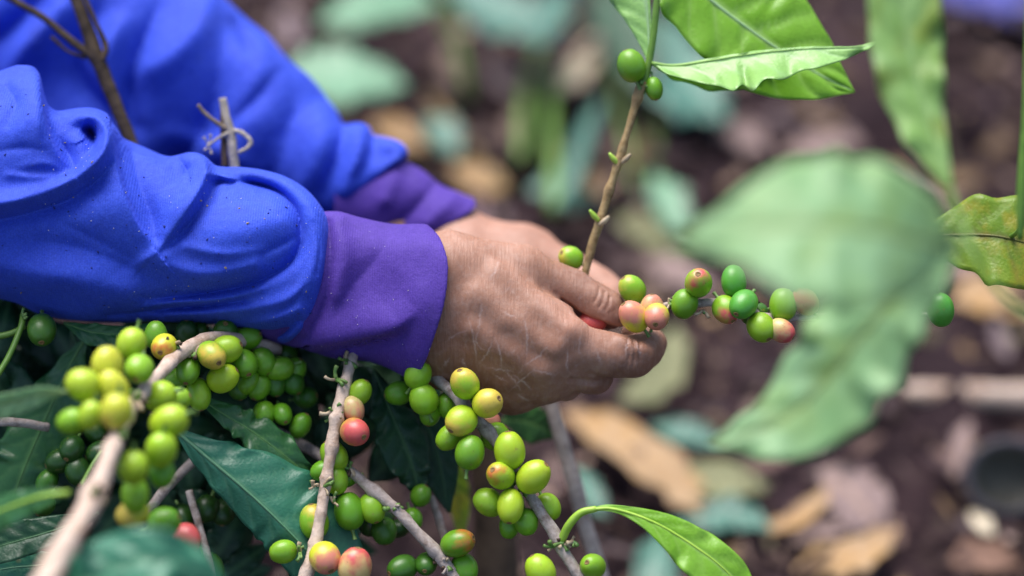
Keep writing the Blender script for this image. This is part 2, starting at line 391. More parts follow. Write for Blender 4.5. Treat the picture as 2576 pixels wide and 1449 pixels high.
        for p in cor:
            for ax in range(3):
                if p[ax]: continue
                q = list(p); q[ax] = 1; q = tuple(q)
                a, b = val[p], val[q]; m = (a < 0) != (b < 0)
                t = np.where(m, a / np.where(m, a - b, 1), 0)
                P = np.array(p, float)[None].repeat(len(I), 0); P[:, ax] += t
                acc[m] += P[m]; cnt[m] += 1
        V = (I + acc / cnt[:, None]) * s.h + s.lo
        F = []
        for ax in range(3):
            b, c2 = (ax + 1) % 3, (ax + 2) % 3
            sa = [slice(None)] * 3; sb = [slice(None)] * 3; sa[ax] = slice(0, -1); sb[ax] = slice(1, None)
            e = ins[tuple(sa)] != ins[tuple(sb)]; E = np.argwhere(e)
            E = E[(E[:, b] > 0) & (E[:, c2] > 0) & (E[:, b] < n[b] - 1) & (E[:, c2] < n[c2] - 1)]
            def cell(db, dc):
                q = E.copy(); q[:, b] -= db; q[:, c2] -= dc; return idx[q[:, 0], q[:, 1], q[:, 2]]
            quad = np.stack([cell(1, 1), cell(0, 1), cell(0, 0), cell(1, 0)], -1)
            fl = ~ins[E[:, 0], E[:, 1], E[:, 2]]
            quad[fl] = quad[fl][:, ::-1]
            F.append(quad)
        F = np.concatenate(F)
        e = np.concatenate([F[:, [0, 1]], F[:, [1, 2]], F[:, [2, 3]], F[:, [3, 0]]]); e = np.concatenate([e, e[:, ::-1]])
        deg = np.bincount(e[:, 0], minlength=len(V))[:, None]
        for k in range(smooth):
            A = np.stack([np.bincount(e[:, 0], V[e[:, 1], j], minlength=len(V)) for j in range(3)], -1) / np.maximum(deg, 1)
            V = V + 0.5 * (A - V)
        return V, F[:, ::-1]        # y runs down in this frame, so the winding is mirrored

def interp(xs, ys):
    Q = spline(np.stack([xs, ys], -1), 160); return lambda x: np.interp(x, Q[:, 0], Q[:, 1]).astype(np.float32)

person = empty('person', W(200, 520, -100), 'person in a blue sweatshirt with purple cuffs picking coffee cherries with both hands', 'person')

# --- near sleeve
def near_sleeve():
    g = Field((-260, 120, -420), (850, 920, 250), 4.0); X, Y, Z = g.grid()
    top = interp([-300, 0, 55, 92, 112, 135, 165, 230, 290, 360, 440, 520, 620, 720, 790, 830], [190, 186, 190, 206, 252, 276, 288, 308, 338, 368, 405, 420, 428, 458, 500, 540])
    bot = interp([-300, 0, 100, 200, 300, 400, 500, 600, 680, 740, 830], [720, 752, 785, 806, 812, 806, 804, 815, 842, 862, 870])
    t, b = top(X), bot(X); cy = (t + b) / 2; ry = (b - t) / 2
    rz = interp([-300, 200, 500, 830], [250, 225, 200, 180])(X); cz = -120.0
    k = ((np.abs(Y - cy) / ry) ** 2.2 + (np.abs(Z - cz) / rz) ** 2.2) ** (1 / 2.2)
    g.f = ((k - 1) * np.minimum(ry, rz)).astype(np.float32)
    xr = interp([440, 500, 545, 600, 680, 760, 830, 868, 920], [770, 795, 821, 824, 817, 792, 762, 722, 690])(Y)
    g.f = smax(g.f, X - xr + 0 * Z, 34)
    g.f = smax(g.f, -(X + 250) + 0 * Y + 0 * Z, 10)
    g.wobble(1.6, 190, 3)
    g.relief([
        ([(100, 180, 20), (104, 250, 44), (118, 333, 46), (143, 385, 32), (172, 424, 6)], 7, 100),
        ([(205, 322, -8), (230, 334, -46), (234, 366, -48), (205, 406, -32), (150, 440, -18)], 18, 24),
        ([(142, 340, -12), (168, 380, -32), (185, 415, -20)], 28, 28),
        ([(150, 300, 4), (202, 290, 24), (245, 296, 40), (266, 322, 50), (268, 352, 50), (246, 396, 48), (205, 432, 46), (150, 466, 46), (80, 494, 44), (0, 512, 42), (-120, 520, 34)], 22, 26),
        ([(285, 410, -8), (240, 458, -24), (170, 504, -30), (80, 534, -32), (0, 552, -32), (-120, 560, -24)], 34, 14),
        ([(280, 325, 24), (290, 400, 42), (310, 480, 46), (342, 560, 38), (384, 618, 10)], 7, 110),
        ([(332, 385, -22), (352, 470, -36), (384, 552, -40), (392, 592, -30)], 52, 46),
        ([(350, 660, 8), (400, 642, 24), (440, 612, 14)], 22, 26),
        ([(430, 400, 8), (478, 386, 30), (512, 402, 36), (514, 445, 36), (492, 492, 36), (455, 548, 34), (415, 603, 24), (380, 645, 8)], 15, 46),
        ([(550, 450, -10), (524, 502, -24), (482, 558, -26), (436, 608, -22), (380, 655, -10)], 22, 18),
        ([(530, 630, 20), (600, 595, 30), (690, 560, 26)], 78, 78),
        ([(560, 456, -12), (640, 462, -24), (705, 485, -30), (746, 530, -34), (758, 590, -36), (746, 642, -36), (700, 684, -36), (610, 720, -34), (500, 740, -28), (370, 752, -8)], 11, 24),
        ([(540, 426, 5), (640, 430, 11), (720, 455, 14), (778, 510, 15), (798, 580, 15), (790, 660, 15), (762, 725, 16), (690, 765, 20), (560, 785, 22), (420, 792, 10)], 22, 20),
        ([(270, 792, -8), (420, 777, -20), (520, 770, -22), (620, 756, -12)], 12, 12),
        ([(600, 815, 8), (680, 806, 22), (750, 780, 16)], 18, 18),
        ([(600, 834, -10), (690, 838, -24), (752, 808, -10)], 10, 12),
        ([(690, 852, 14), (722, 850, 20), (748, 826, 14)], 22, 22),
        ([(-60, 660, 16), (150, 700, 20), (320, 735, 16)], 50, 40), ([(30, 600, -14), (170, 616, -20), (300, 660, -20), (380, 700, -14)], 46, 46),
        ([(420, 668, 12), (520, 690, 16), (640, 668, 14)], 22, 26),
        ([(452, 402, -5), (470, 432, -8), (476, 470, -3)], 7, 7), ([(526, 436, 8), (580, 450, 12), (640, 480, 4)], 9, 12), ([(590, 500, -3), (650, 510, -6), (700, 540, -3)], 12, 10),
        ([(320, 784, 4), (430, 762, 9), (560, 752, 9), (660, 728, 4)], 8, 8), ([(660, 640, -4), (705, 618, -9), (742, 600, -4)], 12, 9), ([(150, 560, -4), (240, 600, -8), (330, 650, -4)], 14, 16),
        ([(60, 420, 4), (110, 412, 8), (160, 430, 3)], 14, 9), ([(0, 380, -4), (60, 372, -8), (110, 380, -3)], 14, 12), ([(20, 440, 5), (90, 446, 8), (150, 440, 3)], 9, 12), ([(470, 620, 5), (560, 640, 9), (660, 628, 4)], 14, 14),
        ([(310, 352, -4), (360, 372, -7), (420, 400, -3)], 10, 10), ([(790, 560, -4), (805, 620, -6), (796, 690, -4)], 6, 6), ([(770, 720, -4), (740, 760, -6), (700, 790, -3)], 7, 7),
        ([(20, 225, -14), (40, 262, -20), (20, 310, -10)], 26, 26),
        ], np.clip((Z - cz + 60) / 80, 0, 1))
    return g
g_near = near_sleeve()
V_, F_ = g_near.mesh(1); NS = V_

# --- near cuff (an open shell of cloth)
def cuff(lo, hi, h, axis, xr, xl, th=5.0, folds=(), seed=1):
    g = Field(lo, hi, h); X, Y, Z = g.grid()
    xs = [a[0] for a in axis]
    cy, ry, cz, rz = (interp(xs, [a[i] for a in axis])(X) for i in (1, 2, 3, 4))
    k = (np.abs((Y - cy) / ry) ** 2.15 + np.abs((Z - cz) / rz) ** 2.15) ** (1 / 2.15)
    g.f = ((k - 1) * np.minimum(ry, rz)).astype(np.float32)
    g.wobble(1.8, 170, seed)
    g.relief(folds, np.clip((Z - cz + 40) / 80, 0, 1))
    g.f = np.abs(g.f) - np.float32(th)
    g.f = smax(g.f, X - xr(Y) + 0 * Z, 5); g.f = smax(g.f, -(X - xl) + 0 * Y + 0 * Z, 4)
    return g
g_cuff = cuff((640, 480, -320), (1150, 1000, 140), 4.0,
    [(640, 690, 140, -120, 130), (720, 705, 160, -115, 138), (800, 715, 178, -110, 150), (900, 728, 172, -100, 145), (1000, 752, 184, -84, 156), (1060, 764, 192, -72, 168), (1140, 775, 196, -66, 172)],
    interp([560, 580, 600, 640, 680, 760, 840, 920, 960, 1000], [1070, 1092, 1108, 1123, 1128, 1119, 1096, 1066, 1036, 1005]), 655, 5.5,
    [([(1050, 778, 0), (1020, 806, 12), (985, 830, 22), (920, 846, 24), (790, 868, 18)], 13, 60),
     ([(1030, 826, 0), (990, 850, -14), (920, 868, -18), (800, 884, -10)], 20, 12),
     ([(985, 590, -6), (940, 660, -14), (880, 730, -14), (840, 800, -6)], 40, 40),
     ([(850, 560, 10), (868, 640, 12), (850, 740, 10)], 26, 26), 
     ([(826, 560, -12), (832, 660, -14), (815, 770, -14), (770, 850, -12)], 12, 16)], 5)

# --- far sleeve, far cuff
def far_sleeve():
    g = Field((-420, -330, -1180), (1060, 720, -300), 9.0)
    base = [(-420, 60, -860, 250), (150, 60, -800, 250), (420, 165, -760, 205), (640, 318, -700, 186), (720, 375, -670, 150), (800, 420, -640, 132), (880, 452, -610, 124), (935, 472, -600, 112), (1000, 490, -580, 110)]
    g.chain(base, 20)
    g.seg((-100, 250, -800), 210, (350, 330, -740), 150, 60)
    g.seg((640, 178, -690), 44, (630, 240, -620), 40, 40)
    g.seg((880, 372, -610), 52, (905, 372, -600), 50, 20)
    g.seg((985, 398, -585), 36, (1000, 404, -560), 36, 14)
    X, Y, Z = g.grid()
    xr = interp([300, 350, 380, 396, 415, 450, 500, 545, 620], [1000, 1018, 1028, 1016, 972, 930, 886, 858, 840])(Y)
    g.f = smax(g.f, X - xr + 0 * Z, 26); g.f = smax(g.f, -(X + 400) + 0 * Y + 0 * Z, 10)
    g.wobble(3.0, 260, 11)
    g.relief([
        ([(655, 120, 14), (640, 230, 26), (600, 330, 20), (540, 410, 10)], 60, 50), ([(560, 80, -8), (552, 200, -30), (520, 320, -44), (450, 410, -20)], 24, 50),
        ([(530, -30, 20), (500, 60, 34), (420, 150, 28), (330, 190, 10)], 44, 30), ([(400, 20, -20), (352, 130, -44), (330, 230, -50), (345, 320, -24)], 22, 30),
        ([(300, 60, 20), (262, 150, 34), (280, 230, 30), (340, 290, 12)], 30, 24), ([(250, 30, -30), (200, 120, -50), (215, 210, -56), (280, 290, -30)], 30, 40),
        ([(150, 20, 24), (70, 110, 34), (20, 190, 20)], 40, 30), ([(90, 10, -40), (30, 70, -50), (-40, 120, -40)], 34, 34),
        ([(745, 250, -10), (722, 350, -26), (680, 450, -20)], 24, 40), ([(812, 290, 14), (802, 380, 26), (760, 480, 20)], 40, 36),
        ([(560, 330, -8), (640, 250, -26), (690, 190, -10)], 14, 26), ([(440, 340, 10), (540, 372, 24), (640, 430, 12)], 26, 36), ([(590, 60, -10), (620, 110, -22), (640, 150, -8)], 14, 14),
        ([(866, 310, -14), (850, 390, -28), (815, 480, -18)], 16, 22), ([(905, 330, 12), (900, 400, 24), (865, 480, 16)], 24, 22),
        ([(940, 340, -16), (930, 390, -18), (900, 450, -12)], 14, 16), ([(975, 362, 18), (1004, 384, 24), (985, 424, 22), (930, 480, 16)], 18, 22)],
        np.clip((Z + 860) / 120, 0, 1))
    return g
g_far = far_sleeve()
g_fcuff = cuff((830, 330, -790), (1230, 720, -400), 5.0,
    [(820, 500, 90, -600, 90), (900, 505, 104, -595, 96), (960, 514, 114, -590, 100), (1010, 526, 118, -585, 102), (1060, 540, 112, -575, 100), (1130, 566, 88, -565, 90), (1230, 600, 80, -560, 84)],
    interp([380, 440, 480, 512, 526, 550, 575, 620, 700], [1120, 1160, 1188, 1197, 1194, 1160, 1112, 1060, 1000]), 840, 6.0,
    [([(1100, 460, -8), (1050, 520, -18), (1000, 570, -14)], 26, 26), ([(1000, 420, 10), (970, 500, 16)], 26, 30), ([(1140, 500, 8), (1080, 560, 14)], 24, 24)], 9)

# --- hands
def near_hand():
    g = Field((930, 540, -300), (1710, 1090, 130), 3.2)
    S1 = lambda a, ra, b, rb, k: g.seg(np.array(a, float), ra, np.array(b, float), rb, k)
    S1((940, 700, -85), 88, (1110, 690, -55), 88, 10)
    S1((940, 790, -85), 88, (1110, 800, -55), 90, 60)
    S1((1110, 690, -45), 90, (1425, 846, -4), 72, 50)          # index metacarpal
    S1((1100, 770, -40), 90, (1410, 895, -10), 78, 50)         # middle
    S1((1095, 850, -62), 88, (1370, 942, -36), 74, 50)         # ring
    S1((1100, 900, -90), 74, (1296, 970, -76), 70, 50)         # little
    S1((1140, 672, -60), 84, (1310, 688, -72), 72, 40)         # thumb base
    # thumb
    g.chain([(1290, 690, -76, 70), (1385, 712, -84, 58), (1450, 735, -80, 51)], 24)
    g.chain([(1440, 732, -80, 52), (1490, 757, -72, 51), (1524, 779, -64, 50), (1532, 794, -60, 45)], 6)
    # index finger: knuckle, first joint, folded back toward the thumb
    g.chain([(1440, 866, -2, 66), (1530, 891, 4, 58), (1580, 897, 0, 53), (1596, 896, -8, 52)], 22)
    g.chain([(1594, 896, -8, 52), (1622, 882, -36, 47), (1636, 872, -72, 41), (1640, 864, -112, 38), (1600, 840, -150, 36)], 10)
    # middle finger under it
    g.chain([(1410, 910, -20, 72), (1474, 940, -30, 50), (1496, 946, -52, 46), (1500, 938, -115, 42), (1460, 900, -160, 40)], 10)
    g.chain([(1370, 948, -40, 68), (1420, 964, -68, 46), (1430, 955, -130, 42), (1400, 920, -170, 40)], 12)
    g.chain([(1296, 976, -80, 66), (1340, 978, -115, 46), (1340, 950, -170, 40)], 20)
    # gap between thumb and index
    for zz in range(-70, 100, 14):
        g.chain([(1396, 736, zz, 1.5), (1425, 762, zz, 4), (1455, 789, zz, 9), (1490, 812, zz, 12), (1530, 826, zz, 11), (1575, 834, zz, 8)], 5, True)
    g.fold([(1440, 958, 4, 8), (1490, 962, 3, 8), (1550, 956, 3, 7)], 8, True)
    g.fold([(1250, 690, -19, 18), (1320, 742, -18, 18), (1390, 806, -17, 20), (1430, 836, -14, 22)], 36)   # tendon to the index
    g.fold([(1200, 745, -20, 18), (1300, 815, -20, 18), (1400, 878, -17, 20)], 36)
    g.fold([(1190, 830, -20, 18), (1290, 890, -20, 18), (1370, 932, -17, 20)], 36)
    g.fold([(1560, 862, -9, 14), (1600, 880, -7, 17), (1626, 888, -8, 15)], 16)      # knuckle of the bent finger
    for x, y, dx, dy in ((1508, 722, -14, 40), (1521, 733, -13, 40), (1534, 746, -12, 36)):                 # thumb creases
        g.fold([(x, y, 1, 2.4), (x + dx * 0.5 + 3, y + dy * 0.5, 1.2, 2.8), (x + dx, y + dy, 1, 2.4)], 5, True, 8)
    for x in (1578, 1592, 1606):
        g.fold([(x, 855, 1, 2.2), (x + 5, 888, 1.6, 2.4), (x, 925, 1.4, 2.0)], 7, True, 8)
    g.wobble(0.5, 60, 21)
    return g
g_hand = near_hand()
def far_hand():
    g = Field((960, 460, -760), (1640, 900, -200), 5.0)
    S1 = lambda a, ra, b, rb, k: g.seg(np.array(a, float), ra, np.array(b, float), rb, k)
    S1((960, 570, -575), 84, (1150, 612, -560), 80, 10)
    S1((1140, 618, -555), 84, (1320, 646, -520), 78, 50)
    S1((1140, 680, -540), 84, (1330, 720, -500), 78, 50)
    S1((1140, 640, -500), 70, (1300, 690, -440), 60, 50)
    g.chain([(1310, 648, -520, 78), (1430, 690, -470, 62), (1500, 722, -420, 54), (1536, 748, -370, 46), (1530, 770, -320, 42)], 30)
    g.chain([(1320, 730, -500, 70), (1440, 770, -450, 52), (1500, 800, -390, 46), (1500, 810, -330, 42)], 24)
    g.chain([(1290, 700, -440, 58), (1380, 720, -360, 50), (1450, 748, -290, 44), (1490, 776, -260, 38)], 24)     # thumb
    g.chain([(1310, 780, -490, 60), (1410, 830, -440, 46), (1450, 840, -380, 42)], 24)
    g.wobble(0.7, 80, 23)
    return g
g_fh = far_hand()

def seglines(V, lines, wd, fall):
    """how close each vertex lies to drawn scratch lines (front side only)"""
    out = np.zeros(len(V))
    for L in lines:
        Q = spline(L, 14); Q[1:-1] += rng.normal(0, 1.3, Q[1:-1].shape); fade = np.sin(np.linspace(0.25, 2.9, 13)) * rng.uniform(0.35, 1.0, 13)
        for k_, (a, b) in enumerate(zip(Q[:-1], Q[1:])):
            d = b - a; m = (V[:, 0] > min(a[0], b[0]) - 8) & (V[:, 0] < max(a[0], b[0]) + 8) & (V[:, 1] > min(a[1], b[1]) - 8) & (V[:, 1] < max(a[1], b[1]) + 8)
            if not m.any(): continue
            P = V[m][:, :2]; t = np.clip(((P - a) @ d) / (d @ d + 1e-6), 0, 1)
            e = np.linalg.norm(P - a - t[:, None] * d, axis=1)
            out[m] = np.maximum(out[m], np.exp(-(e / wd) ** 2) * fall * fade[k_])
    return out
Vh, Fh = g_hand.mesh(2); Vf, Ff = g_fh.mesh(3)
lines = [[(1255, 655), (1246, 680), (1236, 702)], [(1212, 765), (1208, 800), (1205, 832)], [(1178, 800), (1190, 840), (1196, 880), (1203, 930)],
         [(1205, 832), (1196, 850), (1206, 872), (1220, 880)], [(1240, 860), (1225, 890), (1205, 915)], [(1245, 850), (1258, 890), (1262, 925)],
         [(1320, 800), (1326, 840), (1325, 900)], [(1120, 860), (1150, 840), (1180, 832)], [(1130, 900), (1120, 920)], [(1240, 940), (1275, 960)],
         [(1270, 930), (1300, 965), (1312, 985)], [(1280, 985), (1320, 950), (1345, 930)], [(1290, 940), (1340, 980)], [(1225, 925), (1290, 935)],
         [(1430, 880), (1425, 920), (1438, 940)], [(1500, 880), (1512, 915)], [(1460, 850), (1456, 890)], [(1380, 870), (1350, 900), (1320, 918)],
         [(1160, 900), (1172, 925)], [(1340, 930), (1400, 945)], [(1300, 990), (1330, 1010)], [(1260, 780), (1300, 800)], [(1580, 850), (1574, 900)], [(1600, 860), (1612, 900)]]
scr = seglines(Vh, [np.array(l, float) for l in lines], 2.0, 0.42)
lr = []
for _ in range(46):
    x, y = rng.uniform(1140, 1480), rng.uniform(640, 1000); a = rng.normal(1.5, 0.5); L_ = rng.uniform(12, 46)
    lr.append(np.array([(x, y), (x + 0.5 * L_ * math.cos(a) + rng.normal(0, 3), y + 0.5 * L_ * math.sin(a)), (x + L_ * math.cos(a), y + L_ * math.sin(a))]))
scr = np.maximum(scr, seglines(Vh, lr, 1.9, 0.12))
scr *= (Vh[:, 2] > -60)
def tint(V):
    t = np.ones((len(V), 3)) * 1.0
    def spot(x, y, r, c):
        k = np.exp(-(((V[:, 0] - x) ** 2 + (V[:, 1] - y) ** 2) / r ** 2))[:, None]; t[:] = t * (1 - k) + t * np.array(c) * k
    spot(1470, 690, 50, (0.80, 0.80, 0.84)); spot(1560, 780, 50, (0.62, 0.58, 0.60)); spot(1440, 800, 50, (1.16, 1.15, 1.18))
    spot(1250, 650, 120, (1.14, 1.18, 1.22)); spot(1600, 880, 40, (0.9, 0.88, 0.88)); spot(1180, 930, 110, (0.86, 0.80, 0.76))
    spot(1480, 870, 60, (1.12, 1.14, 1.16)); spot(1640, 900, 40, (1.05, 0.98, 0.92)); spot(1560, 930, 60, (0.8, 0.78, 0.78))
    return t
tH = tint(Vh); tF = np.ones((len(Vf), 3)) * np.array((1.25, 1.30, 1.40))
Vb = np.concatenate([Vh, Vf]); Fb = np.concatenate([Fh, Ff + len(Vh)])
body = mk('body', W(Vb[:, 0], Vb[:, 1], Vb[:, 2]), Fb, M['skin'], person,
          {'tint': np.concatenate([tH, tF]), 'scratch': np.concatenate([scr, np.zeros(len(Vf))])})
body['label'] = 'brown hands with pale scratches, thumb and finger closed on the fruit'

# torso of the sweatshirt, left of the frame, joins both sleeves
gt = Field((-2300, -1500, -2000), (-120, 1500, 420), 40.0)
gt.chain([(-200, 470, -120, 238), (-700, 300, -150, 300), (-1150, -350, -250, 360)], 40)
gt.chain([(-380, 60, -860, 250), (-800, 20, -1000, 300), (-1250, -450, -1150, 360)], 60)
gt.chain([(-1350, -350, -700, 620), (-1550, 500, -700, 640), (-1650, 1100, -700, 620)], 160)
Vt, Ft = gt.mesh(2)
jacket = mk('sweatshirt', W(Vt[:, 0], Vt[:, 1], Vt[:, 2]), Ft, M['blue'], person)
def cloth(name, V, F, mat, label):
    o = mk(name, W(V[:, 0], V[:, 1], V[:, 2]), F, mat, jacket, root=person); o['label'] = label; return o
cloth('sleeve', NS, F_, M['blue'], 'bright blue near sleeve bunched in folds')
V2, F2 = g_far.mesh(3); cloth('sleeve', V2, F2, M['blue'], 'blurred blue far sleeve')
V3, F3 = g_cuff.mesh(2); cloth('cuff', V3, F3, M['purple'], 'purple cuff flaring over the near wrist')
V4, F4 = g_fcuff.mesh(2); cloth('cuff', V4, F4, M['purple'], 'purple cuff of the far sleeve')

# specks on the cloth
def specks(name, V, n, mat, rmin, rmax, zmin, label, xlim):
    c = np.where((V[:, 2] > zmin) & (V[:, 0] > xlim[0]) & (V[:, 0] < xlim[1]))[0]
    P = V[rng.choice(c, n)]; vv, ff = [], []
    for p in P:
        r = rng.uniform(rmin, rmax); a = rng.uniform(0, 6.3); st = rng.uniform(1, 2.6); k = len(vv)
        for q, (u, v_) in enumerate(((1, 0), (0, 1), (-1, 0), (0, -1))):
            x = r * st * u * rng.uniform(0.7, 1.2); y = r * v_ * rng.uniform(0.7, 1.2)
            vv.append((p[0] + x * math.cos(a) - y * math.sin(a), p[1] + x * math.sin(a) + y * math.cos(a), p[2] - 0.5))
        vv.append((p[0], p[1], p[2] + r * 1.1))
        ff += [(k, k + 1, k + 4), (k + 1, k + 2, k + 4), (k + 2, k + 3, k + 4), (k + 3, k, k + 4)]
    vv = np.array(vv); o = mk(name, W(vv[:, 0], vv[:, 1], vv[:, 2]), ff, mat, jacket, root=person); o['kind'] = 'stuff'; o['label'] = label
specks('lint', NS, 70, M['lint'], 1.6, 3.6, 0, 'dark blue lint on the near sleeve', (0, 800))
specks('dust', NS, 80, M['dust'], 0.8, 1.5, 0, 'pale dust flecks on the near sleeve', (100, 810))
specks('chaff', NS, 16, M['chaff'], 2.0, 4.0, -10, 'brown chaff on the near sleeve', (30, 800))
specks('dust', V3, 70, M['dust'], 0.8, 1.4, -30, 'pale dust flecks on the near cuff', (800, 1120))

# ------------------------------------------------------------------ plants: stems, cherries, leaves
def tube(P, nseg=10, n=None, rough=0.0, seed=0, cap=True, nodes=0):
    """P rows x, y, z, r in working units -> verts (working), faces"""
    P = np.asarray(P, float); n = n or max(8, 7 * len(P)); Q = spline(P, n); r_ = np.random.default_rng(seed)
    T = np.gradient(Q[:, :3], axis=0); T /= np.linalg.norm(T, axis=1)[:, None] + 1e-9
    ref = np.array((0.13, 0.21, 1.0)); V = []
    for q_ in range(nodes):
        c_ = (q_ + 0.5 + r_.uniform(-.2, .2)) * n / nodes; Q[:, 3] *= 1 + r_.uniform(.14, .34) * np.exp(-((np.arange(n) - c_) / 1.1) ** 2)
    ph = r_.uniform(0, 6.3, 4)
    for i, (q, t) in enumerate(zip(Q, T)):
        a = np.cross(t, ref); a /= np.linalg.norm(a) + 1e-9; b = np.cross(t, a)
        th = np.linspace(0, 2 * math.pi, nseg, endpoint=False)
        rr = q[3] * (1 + rough * (np.sin(2 * th + ph[0] + i * 0.5) + np.sin(3 * th + ph[1] - i * 0.9) + 0.8 * r_.normal(0, 0.6)))
        V.append(q[:3] + rr[:, None] * (np.cos(th)[:, None] * a + np.sin(th)[:, None] * b))
    V = np.concatenate(V); F = []
    for i in range(n - 1):
        for j in range(nseg):
            k = (j + 1) % nseg; F.append((i * nseg + j, i * nseg + k, (i + 1) * nseg + k, (i + 1) * nseg + j))
    if cap: F.append(tuple(range(nseg))[::-1]); F.append(tuple((n - 1) * nseg + j for j in range(nseg)))
    return V, F
def add_tube(name, P, mat, parent, root=None, **kw):
    V, F = tube(P, **kw); return mk(name, W(V[:, 0], V[:, 1], V[:, 2]), F, mat, parent, root=root or parent)

def cherry_mesh():
    nu, nv = 20, 14; V = []; F = []
    for i in range(1, nv):
        a = math.pi * i / nv; z = math.cos(a); r = math.sin(a) ** 0.94
        r *= 0.97 * (1 - 0.05 * z); z *= 1.14
        if a < 0.35: z -= 0.05 * (1 - a / 0.35)
        for j in range(nu): t = 2 * math.pi * j / nu; V.append((r * math.cos(t), r * math.sin(t) * 0.95, z))
    V.append((0, 0, 1.14 - 0.085)); V.append((0, 0, -1.14))
    for i in range(nv - 2):
        for j in range(nu):
            k = (j + 1) % nu; F.append((i * nu + j, (i + 1) * nu + j, (i + 1) * nu + k, i * nu + k))
    n = len(V)
    for j in range(nu):
        k = (j + 1) % nu; F.append((j, k, n - 2)); F.append(((nv - 2) * nu + k, (nv - 2) * nu + j, n - 1))
    me = bpy.data.meshes.new('cherry'); me.from_pydata(V, [], F); me.polygons.foreach_set('use_smooth', [True] * len(F))
    me.materials.append(M['cherry']); me.update(); return me
def scar_mesh(name, mat, R, r, z0):
    V, F = [], []; n, m = 12, 6
    for i in range(n):
        t = 2 * math.pi * i / n; w_ = 1 + 0.12 * math.sin(3 * t)
        for j in range(m):
            p = 2 * math.pi * j / m; V.append(((R * w_ + r * math.cos(p)) * math.cos(t), (R * w_ + r * math.cos(p)) * math.sin(t), z0 + 0.7 * r * math.sin(p)))
    for i in range(n):
        for j in range(m):
            a, b = (i + 1) % n, (j + 1) % m; F.append((i * m + j, a * m + j, a * m + b, i * m + b))
    k = len(V); V.append((0, 0, z0 - 0.02))
    V2 = [(0.8 * R * math.cos(2 * math.pi * i / n), 0.8 * R * math.sin(2 * math.pi * i / n), z0) for i in range(n)]; V += V2
    for i in range(n): F.append((k, k + 1 + i, k + 1 + (i + 1) % n))
    me = bpy.data.meshes.new(name); me.from_pydata(V, [], F); me.polygons.foreach_set('use_smooth', [True] * len(F))
    me.materials.append(mat); me.update(); return me
def pedicel_mesh():
    V, F = [], []; n = 7
    for i, (z, r) in enumerate(((-1.06, 0.17), (-1.2, 0.12), (-1.45, 0.11), (-1.7, 0.15))):
        for j in range(n): t = 2 * math.pi * j / n; V.append((r * math.cos(t) + 0.03 * i * i * 0.3, r * math.sin(t), z))
    for i in range(3):
        for j in range(n): k = (j + 1) % n; F.append((i * n + j, i * n + k, (i + 1) * n + k, (i + 1) * n + j))
    me = bpy.data.meshes.new('pedicel'); me.from_pydata(V, [], F); me.polygons.foreach_set('use_smooth', [True] * len(F)); me.materials.append(M['stub']); me.update(); return me
PED = pedicel_mesh()
CH = cherry_mesh(); SCAR = scar_mesh('calyx_scar', M['scar'], 0.15, 0.055, 1.085)
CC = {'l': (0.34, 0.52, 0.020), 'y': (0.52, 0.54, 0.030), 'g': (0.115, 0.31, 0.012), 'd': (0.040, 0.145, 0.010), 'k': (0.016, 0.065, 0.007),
      'm': (0.21, 0.42, 0.016), 'p': (0.52, 0.42, 0.17), 'r': (0.50, 0.055, 0.055), 'o': (0.50, 0.30, 0.045), 'b': (0.075, 0.30, 0.03), 'q': (0.55, 0.16, 0.13)}
BL = {'R': (0.52, 0.085, 0.08), 'O': (0.50, 0.15, 0.03), 'P': (0.56, 0.20, 0.13), 'Y': (0.55, 0.42, 0.06), 'D': (0.20, 0.012, 0.012)}
def cherry(parent, x, y, z, r, ang, f, col, blush=None, amt=0.0, label=None):
    o = bpy.data.objects.new('cherry', CH); COL.objects.link(o); o.parent = parent
    p = W(x, y, z); o.location = p - LOC[parent]
    a = math.radians(ang); c = math.sqrt(max(0, 1 - f * f))
    dv = Vector((math.cos(a) * c, 0, 0)) + UP * (math.sin(a) * c) - FWD * f
    q = dv.to_track_quat('Z', 'Y'); o.rotation_mode = 'QUATERNION'
    o.rotation_quaternion = q @ Matrix.Rotation(random.uniform(0, 6.3), 3, 'Z').to_quaternion()
    sc_ = r * 1.05 * S * (D0 - z * S) / D0
    o.scale = (sc_ * random.uniform(0.92, 1.04), sc_ * random.uniform(0.94, 1.05), sc_ * random.uniform(0.92, 1.07))
    c0 = CC[col]; j = random.uniform(0.9, 1.1); o.color = (c0[0] * j, c0[1] * random.uniform(0.95, 1.05), c0[2], 1)
    o['blush'] = float(amt) if blush else -1.0; o['blush_color'] = list(BL[blush or 'Y'])
    if label: o['label'] = label
    pd = bpy.data.objects.new('pedicel', PED); COL.objects.link(pd); pd.parent = o
    if f > -0.1:
        s = bpy.data.objects.new('calyx_scar', SCAR); COL.objects.link(s); s.parent = o
    return o
def stubs(parent, x, y, z, n=5, L=20, r=5, mats=('stub', 'stub_tan', 'bark_dark')):
    """little cut fruit stalks and bud scales round a node"""
    for i in range(n):
        a = random.uniform(0, 6.3); e = random.uniform(-0.2, 0.9); l = L * random.uniform(0.5, 1.2)
        c = math.sqrt(1 - min(0.8, e * e)); rr = r * random.uniform(0.6, 1.1)
        P = [(x, y, z, rr), (x + 0.6 * l * c * math.cos(a), y + 0.6 * l * c * math.sin(a), z + 0.7 * l * e, rr * 0.85), (x + l * c * math.cos(a + 0.2), y + l * c * math.sin(a + 0.2), z + l * e, rr * 1.1)]
        add_tube('fruit_stalk', P, M[random.choice(mats)], parent, nseg=6, n=5, rough=0.08, seed=i)

